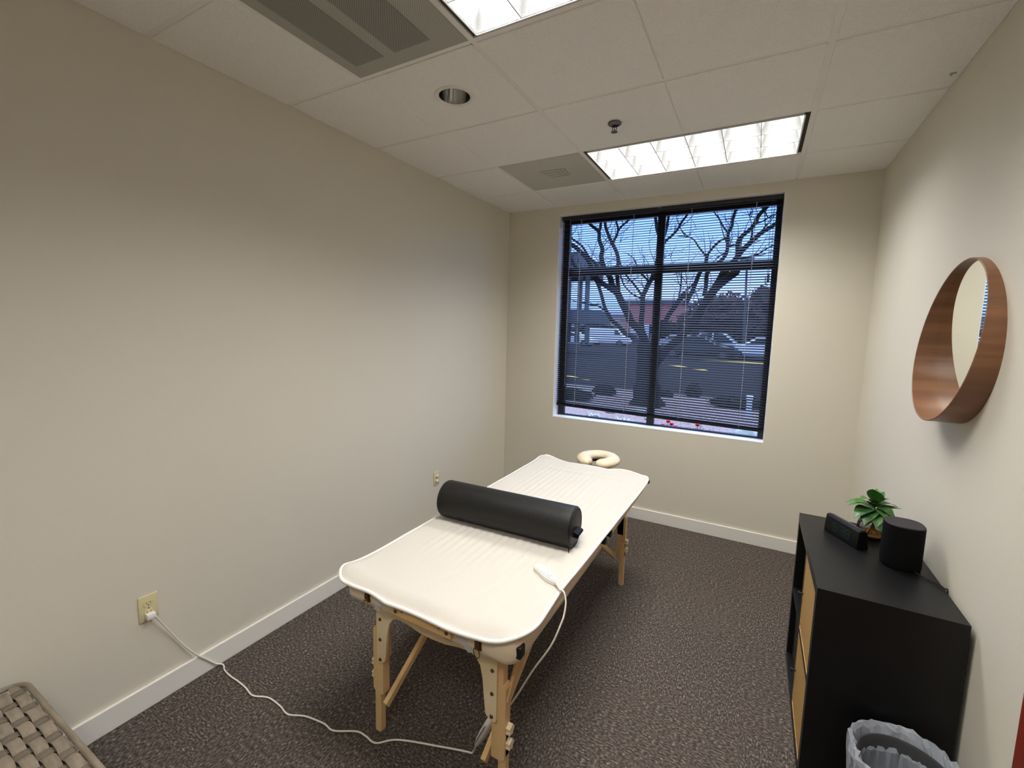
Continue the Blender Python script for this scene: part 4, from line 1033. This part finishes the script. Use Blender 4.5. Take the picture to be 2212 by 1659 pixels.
def flower(px, py, label):
    g = atz(px, py, .05); o = thing('red_flower', label, 'flower', (g.x, g.y, -.03), 'red flowers in the planting bed')
    bm = B(); tube(bm, [(g.x, g.y, -.05), (g.x+.01, g.y, .05)], .004, 6); leaf(bm, (g.x, g.y, 0), (1, .2, .5), (0, 0, 1), .07, .018, .6); leaf(bm, (g.x, g.y, 0), (-1, .1, .6), (0, 0, 1), .07, .018, .6); obj('stalk', bm, 'leaf', o)
    bm = B()
    for k in range(26):
        a = 2.4*k; leaf(bm, (g.x+.01, g.y, .05+.001*k), (math.cos(a), math.sin(a), .4+.03*k), (0, 0, 1), .055, .02, .7)
    obj('petals', bm, 'redflower', o, True)
for k, (px, py) in enumerate(((1430, 921), (1442, 913), (1449, 919), (1437, 926), (1505, 921), (1513, 917), (1491, 931), (1458, 925))):
    flower(px, py, ['red flower nearest the window mullion', 'tall bright red flower just right of mullion', 'red flower third from the mullion', 'low red flower by mullion at sill level', 'red flower in middle of right pane bottom', 'rightmost red flower in the bed', 'small low red flower in right pane', 'red flower between the two red clusters'][k])
for k, (px, py, r, lb) in enumerate(((1378, 893, .16, 'pale grey boulder outside left pane beside mullion'), (1404, 904, .07, 'small pale rock touching the boulder by mullion'), (1610, 940, .16, 'pale flat stone outside lower right pane corner'), (1318, 888, .08, 'small grey stone on the mulch, left pane'))):
    g = atz(px, py, 0); bm = B(); blob(bm, (g.x, g.y, .0), r, 3, .3, (1.3, 1, .7)); tag(obj('rock', bm, 'rock', None, True), lb, 'rock', 'rocks in the planting bed')
bm = B(); g = atz(1616, 903, 0); box(bm, (g.x-.05, g.y-.05, -.03), (g.x+.05, g.y+.05, .42), .01); box(bm, (g.x-.06, g.y-.06, .38), (g.x+.06, g.y+.06, .44), .01); tag(obj('bollard', bm, 'pale'), 'short pale post outside near right window edge', 'post')

# ---- cars
def car(px, py, Y, L_, m, label, roof=1.45, van=False, flip=False, name='car'):
    g = at(px, py, Y); g.z = -.05; t = thing(name, label, 'car', g)
    s = -1 if flip else 1; Wd = .88
    if van: prof = [(-.5, .3), (-.5, .9), (-.48, 1.75), (-.4, 1.9), (.18, 1.92), (.26, 1.85), (.36, 1.2), (.48, 1.05), (.5, .8), (.5, .3)]
    else: prof = [(-.5, .32), (-.5, .75), (-.46, .95), (-.36, 1.0), (-.24, roof-.05), (-.12, roof), (.08, roof-.01), (.24, 1.0), (.44, .86), (.5, .7), (.5, .32)]
    def rot(bm): bmesh.ops.translate(bm, vec=g, verts=bm.verts)
    bm = B(); prism(bm, [(s*a*L_, b) for a, b in prof], -Wd, Wd, 'xz'); bmesh.ops.bevel(bm, geom=[e for e in bm.edges if e.calc_face_angle(0) > .9], offset=.10, segments=3, affect='EDGES'); rot(bm); obj('body', bm, m, t, 'auto')
    bm = B()
    if van: wn = [[(.19, 1.78), (.245, 1.75), (.33, 1.22), (.19, 1.22)]]
    else: wn = [[(-.335, 1.02), (-.22, roof-.1), (-.08, roof-.07), (-.08, 1.0)], [(-.06, 1.0), (-.06, roof-.07), (.06, roof-.09), (.20, .98)]]
    for q in wn: prism(bm, [(s*a*L_, b) for a, b in q], -Wd-.01, Wd+.01, 'xz')
    rot(bm); obj('window_glass', bm, 'carglass', t)
    for xw in (-.32, .31):
        for yw in (-Wd+.05, Wd-.05):
            bm = B(); cyl(bm, (s*xw*L_, yw-.12, .32), (s*xw*L_, yw+.12, .32), .34, 24); rot(bm); wo = obj('wheel', bm, 'tyre', t, 'auto')
            bm = B(); cyl(bm, (s*xw*L_, yw-.13, .32), (s*xw*L_, yw+.13, .32), .19, 16); rot(bm); obj('hubcap', bm, 'steel', wo, 'auto')
car(1238, 740, 39, 4.7, 'carwhite', 'white saloon car parked at left edge of window')
car(1314, 738, 43, 4.6, 'carwhite', 'white van parked left of the tree trunk', van=True, name='van')
car(1510, 760, 27, 4.6, 'cardark', 'dark car parked right of tree by yellow line')
car(1552, 750, 31.5, 5.0, 'carsilver', 'silver saloon car parked behind the dark car', roof=1.7)
car(1645, 752, 29, 4.4, 'carwhite', 'white car at right edge of the window', flip=True)
car(1478, 740, 36, 4.4, 'carsilver', 'distant silver car seen between branches right of trunk')
car(1364, 733, 50, 4.4, 'cardark', 'distant dark car behind the tree trunk')
# ---- buildings
def bld(name, Y, x0, x1, top, m, label, depth=12, bot=-.05):
    a = at(x0, 690, Y).x; b = at(x1, 690, Y).x; zt = at((x0+x1)/2, top, Y).z
    t = thing(name, label, 'building', ((a+b)/2, Y+depth/2, 0)); bm = B(); box(bm, (a, Y, bot), (b, Y+depth, zt)); obj('walls', bm, m, t)
    return t, a, b, zt
t, a, b, zt = bld('building', 62, 1352, 1468, 656, 'brickred', 'red-walled building far behind the tree')
bm = B(); box(bm, (a-.3, 61.7, zt), (b+.3, 74.3, zt+.5)); obj('roof', bm, 'greywall', t)
for k in range(5):
    bm = B(); xw = a+(b-a)*(.1+.18*k); box(bm, (xw, 61.9, .4), (xw+1.6, 62.02, 2.6)); obj('window', bm, 'pale', t)
t, a, b, zt = bld('building', 70, 1195, 1352, 679, 'beige', 'low beige building far off at left of window')
bm = B(); box(bm, (a-.3, 69.7, zt), (b+.3, 82.3, zt+.5)); obj('roof', bm, 'pale', t)
for k in range(6):
    bm = B(); xw = a+(b-a)*(.08+.15*k); box(bm, (xw, 69.9, .4), (xw+2.2, 70.02, 2.0)); obj('window', bm, 'carglass', t)
t = thing('office_wing', 'grey columned building wing at left edge of the window', 'building', (-9, 26, 0))
def wing(x0, x1, y0, y1, Y, nm, m, d=.6):
    p = at(x0, y1, Y); q = at(x1, y0, Y); bm = B(); box(bm, (min(p.x, q.x), Y, p.z), (max(p.x, q.x), Y+d, q.z)); obj(nm, bm, m, t)
wing(1150, 1245, 545, 590, 24, 'roof_slab', 'greywall', 6)
for x0 in (1204, 1221, 1246, 1262): wing(x0, x0+7, 590, 672, 24, 'column', 'greywall')
wing(1150, 1272, 668, 697, 24, 'balcony', 'greywall', 5)
for x0 in (1204, 1221, 1240, 1262): wing(x0, x0+6, 697, 740, 24.2, 'lower_column', 'greywall')
# ---- distant trees
def crown(px, py, Y, w, h, m, label, n=900, s=.35):
    p = at(px, py, Y); rx = w/2*(Y-CAM.y)*1.1/F; rz = h/2*(Y-CAM.y)*1.1/F; t = thing('distant_tree', label, 'tree', (p.x, p.y, -.05), 'trees beyond the car park')
    bm = B(); blob(bm, (p.x, p.y, p.z), 1, 3, .35, (rx*.86, rx*.7, rz*.86)); leafball(bm, (p.x, p.y, p.z), 1, n, s, (rx*1.02, rx*.8, -rz*1.02)); obj('crown', bm, m, t)
    bm = B(); cyl(bm, (p.x, p.y, -.1), (p.x, p.y, p.z), .25, 8); obj('trunk', bm, 'bark', t)
crown(1562, 690, 40, 118, 88, 'browncrown', 'large brown bushy tree right of the bare tree')
crown(1498, 702, 52, 60, 52, 'browncrown', 'brown tree just left of the large bushy one')
crown(1640, 706, 55, 70, 46, 'browncrown', 'low hazy tree at right edge of window')
crown(1650, 655, 62, 50, 60, 'browncrown', 'tall pale tree far off at right window edge', 260, .3)
crown(1435, 712, 59, 50, 30, 'evergreen', 'low dark tree behind the window mullion')
crown(1290, 716, 56, 90, 26, 'evergreen', 'low dark hedge tree above the white van')
crown(1600, 722, 50, 60, 26, 'evergreen', 'dark low tree above silver car')
t = thing('light_pole', 'thin dark car park light pole right of brown tree', 'lamp post', at(1610, 700, 36))
p = at(1614, 560, 36); q = at(1608, 735, 36)
bm = B(); tube(bm, [(q.x, q.y, -.05), (p.x, p.y, p.z)], [.11, .07], 10); obj('pole', bm, 'greywall', t)
bm = B(); box(bm, (p.x-.5, p.y-.2, p.z-.05), (p.x+.5, p.y+.2, p.z+.12), .03); obj('lamp_head', bm, 'greywall', t)

# ================================================================== SKY, LIGHT, CAMERA
w = bpy.data.worlds.new('sky'); scn.world = w; w.use_nodes = True; nt = w.node_tree; bg = nt.nodes['Background']; N = nt.nodes.new; Lk = nt.links.new
tc = N('ShaderNodeTexCoord'); sx = N('ShaderNodeSeparateXYZ'); Lk(tc.outputs['Generated'], sx.inputs[0])
rp = N('ShaderNodeValToRGB'); e = rp.color_ramp.elements
e[0].position = 0; e[0].color = (.38, .46, .78, 1); e[1].position = .9; e[1].color = (1.35, 1.55, 2.1, 1)
k = e.new(.16); k.color = (.20, .35, .80, 1); k = e.new(.34); k.color = (.075, .22, .76, 1); k = e.new(.6); k.color = (.55, .82, 1.45, 1)
Lk(sx.outputs['Z'], rp.inputs['Fac'])
nz = N('ShaderNodeTexNoise'); nz.inputs['Scale'].default_value = 3; nz.inputs['Detail'].default_value = 5
mp = N('ShaderNodeMapping'); mp.inputs['Scale'].default_value = (1, 1, 3.5); Lk(tc.outputs['Generated'], mp.inputs['Vector']); Lk(mp.outputs['Vector'], nz.inputs['Vector'])
cr_ = N('ShaderNodeValToRGB'); cr_.color_ramp.elements[0].position = .45; cr_.color_ramp.elements[1].position = .7; Lk(nz.outputs['Fac'], cr_.inputs['Fac'])
mx = N('ShaderNodeMix'); mx.data_type = 'RGBA'; Lk(cr_.outputs['Color'], mx.inputs[0]); Lk(rp.outputs['Color'], mx.inputs[6]); mx.inputs[7].default_value = (.20, .34, .80, 1)
Lk(mx.outputs[2], bg.inputs['Color']); bg.inputs['Strength'].default_value = 2.8
# daylight enters through the window opening
ld = bpy.data.lights.new('window_portal', 'AREA'); ld.shape = 'RECTANGLE'; ld.size = WX1-WX0; ld.size_y = WZ1-WZ0; ld.cycles.is_portal = True
lo_ = bpy.data.objects.new('window_portal', ld); COL.objects.link(lo_); lo_.location = ((WX0+WX1)/2, .20, (WZ0+WZ1)/2); lo_.rotation_euler = (-PI/2, 0, 0)

cd_ = bpy.data.cameras.new('camera'); cam = bpy.data.objects.new('camera', cd_); COL.objects.link(cam)
cam.location = CAM; cam.rotation_euler = ROT; cd_.sensor_width = 36; cd_.sensor_fit = 'HORIZONTAL'; cd_.lens = F/2212*36
cd_.shift_x = (1106-PX)/2212; cd_.shift_y = (PY-829.5)/2212; cd_.clip_start = .02; cd_.clip_end = 400
scn.camera = cam
scn.view_settings.view_transform = 'Standard'; scn.view_settings.look = 'None'; scn.view_settings.gamma = 1; scn.view_settings.exposure = 0
scn.cycles.use_denoising = True; scn.cycles.max_bounces = 10; scn.cycles.diffuse_bounces = 6; scn.cycles.glossy_bounces = 4; scn.cycles.transmission_bounces = 8; scn.cycles.transparent_max_bounces = 16
scn.cycles.sample_clamp_indirect = 6
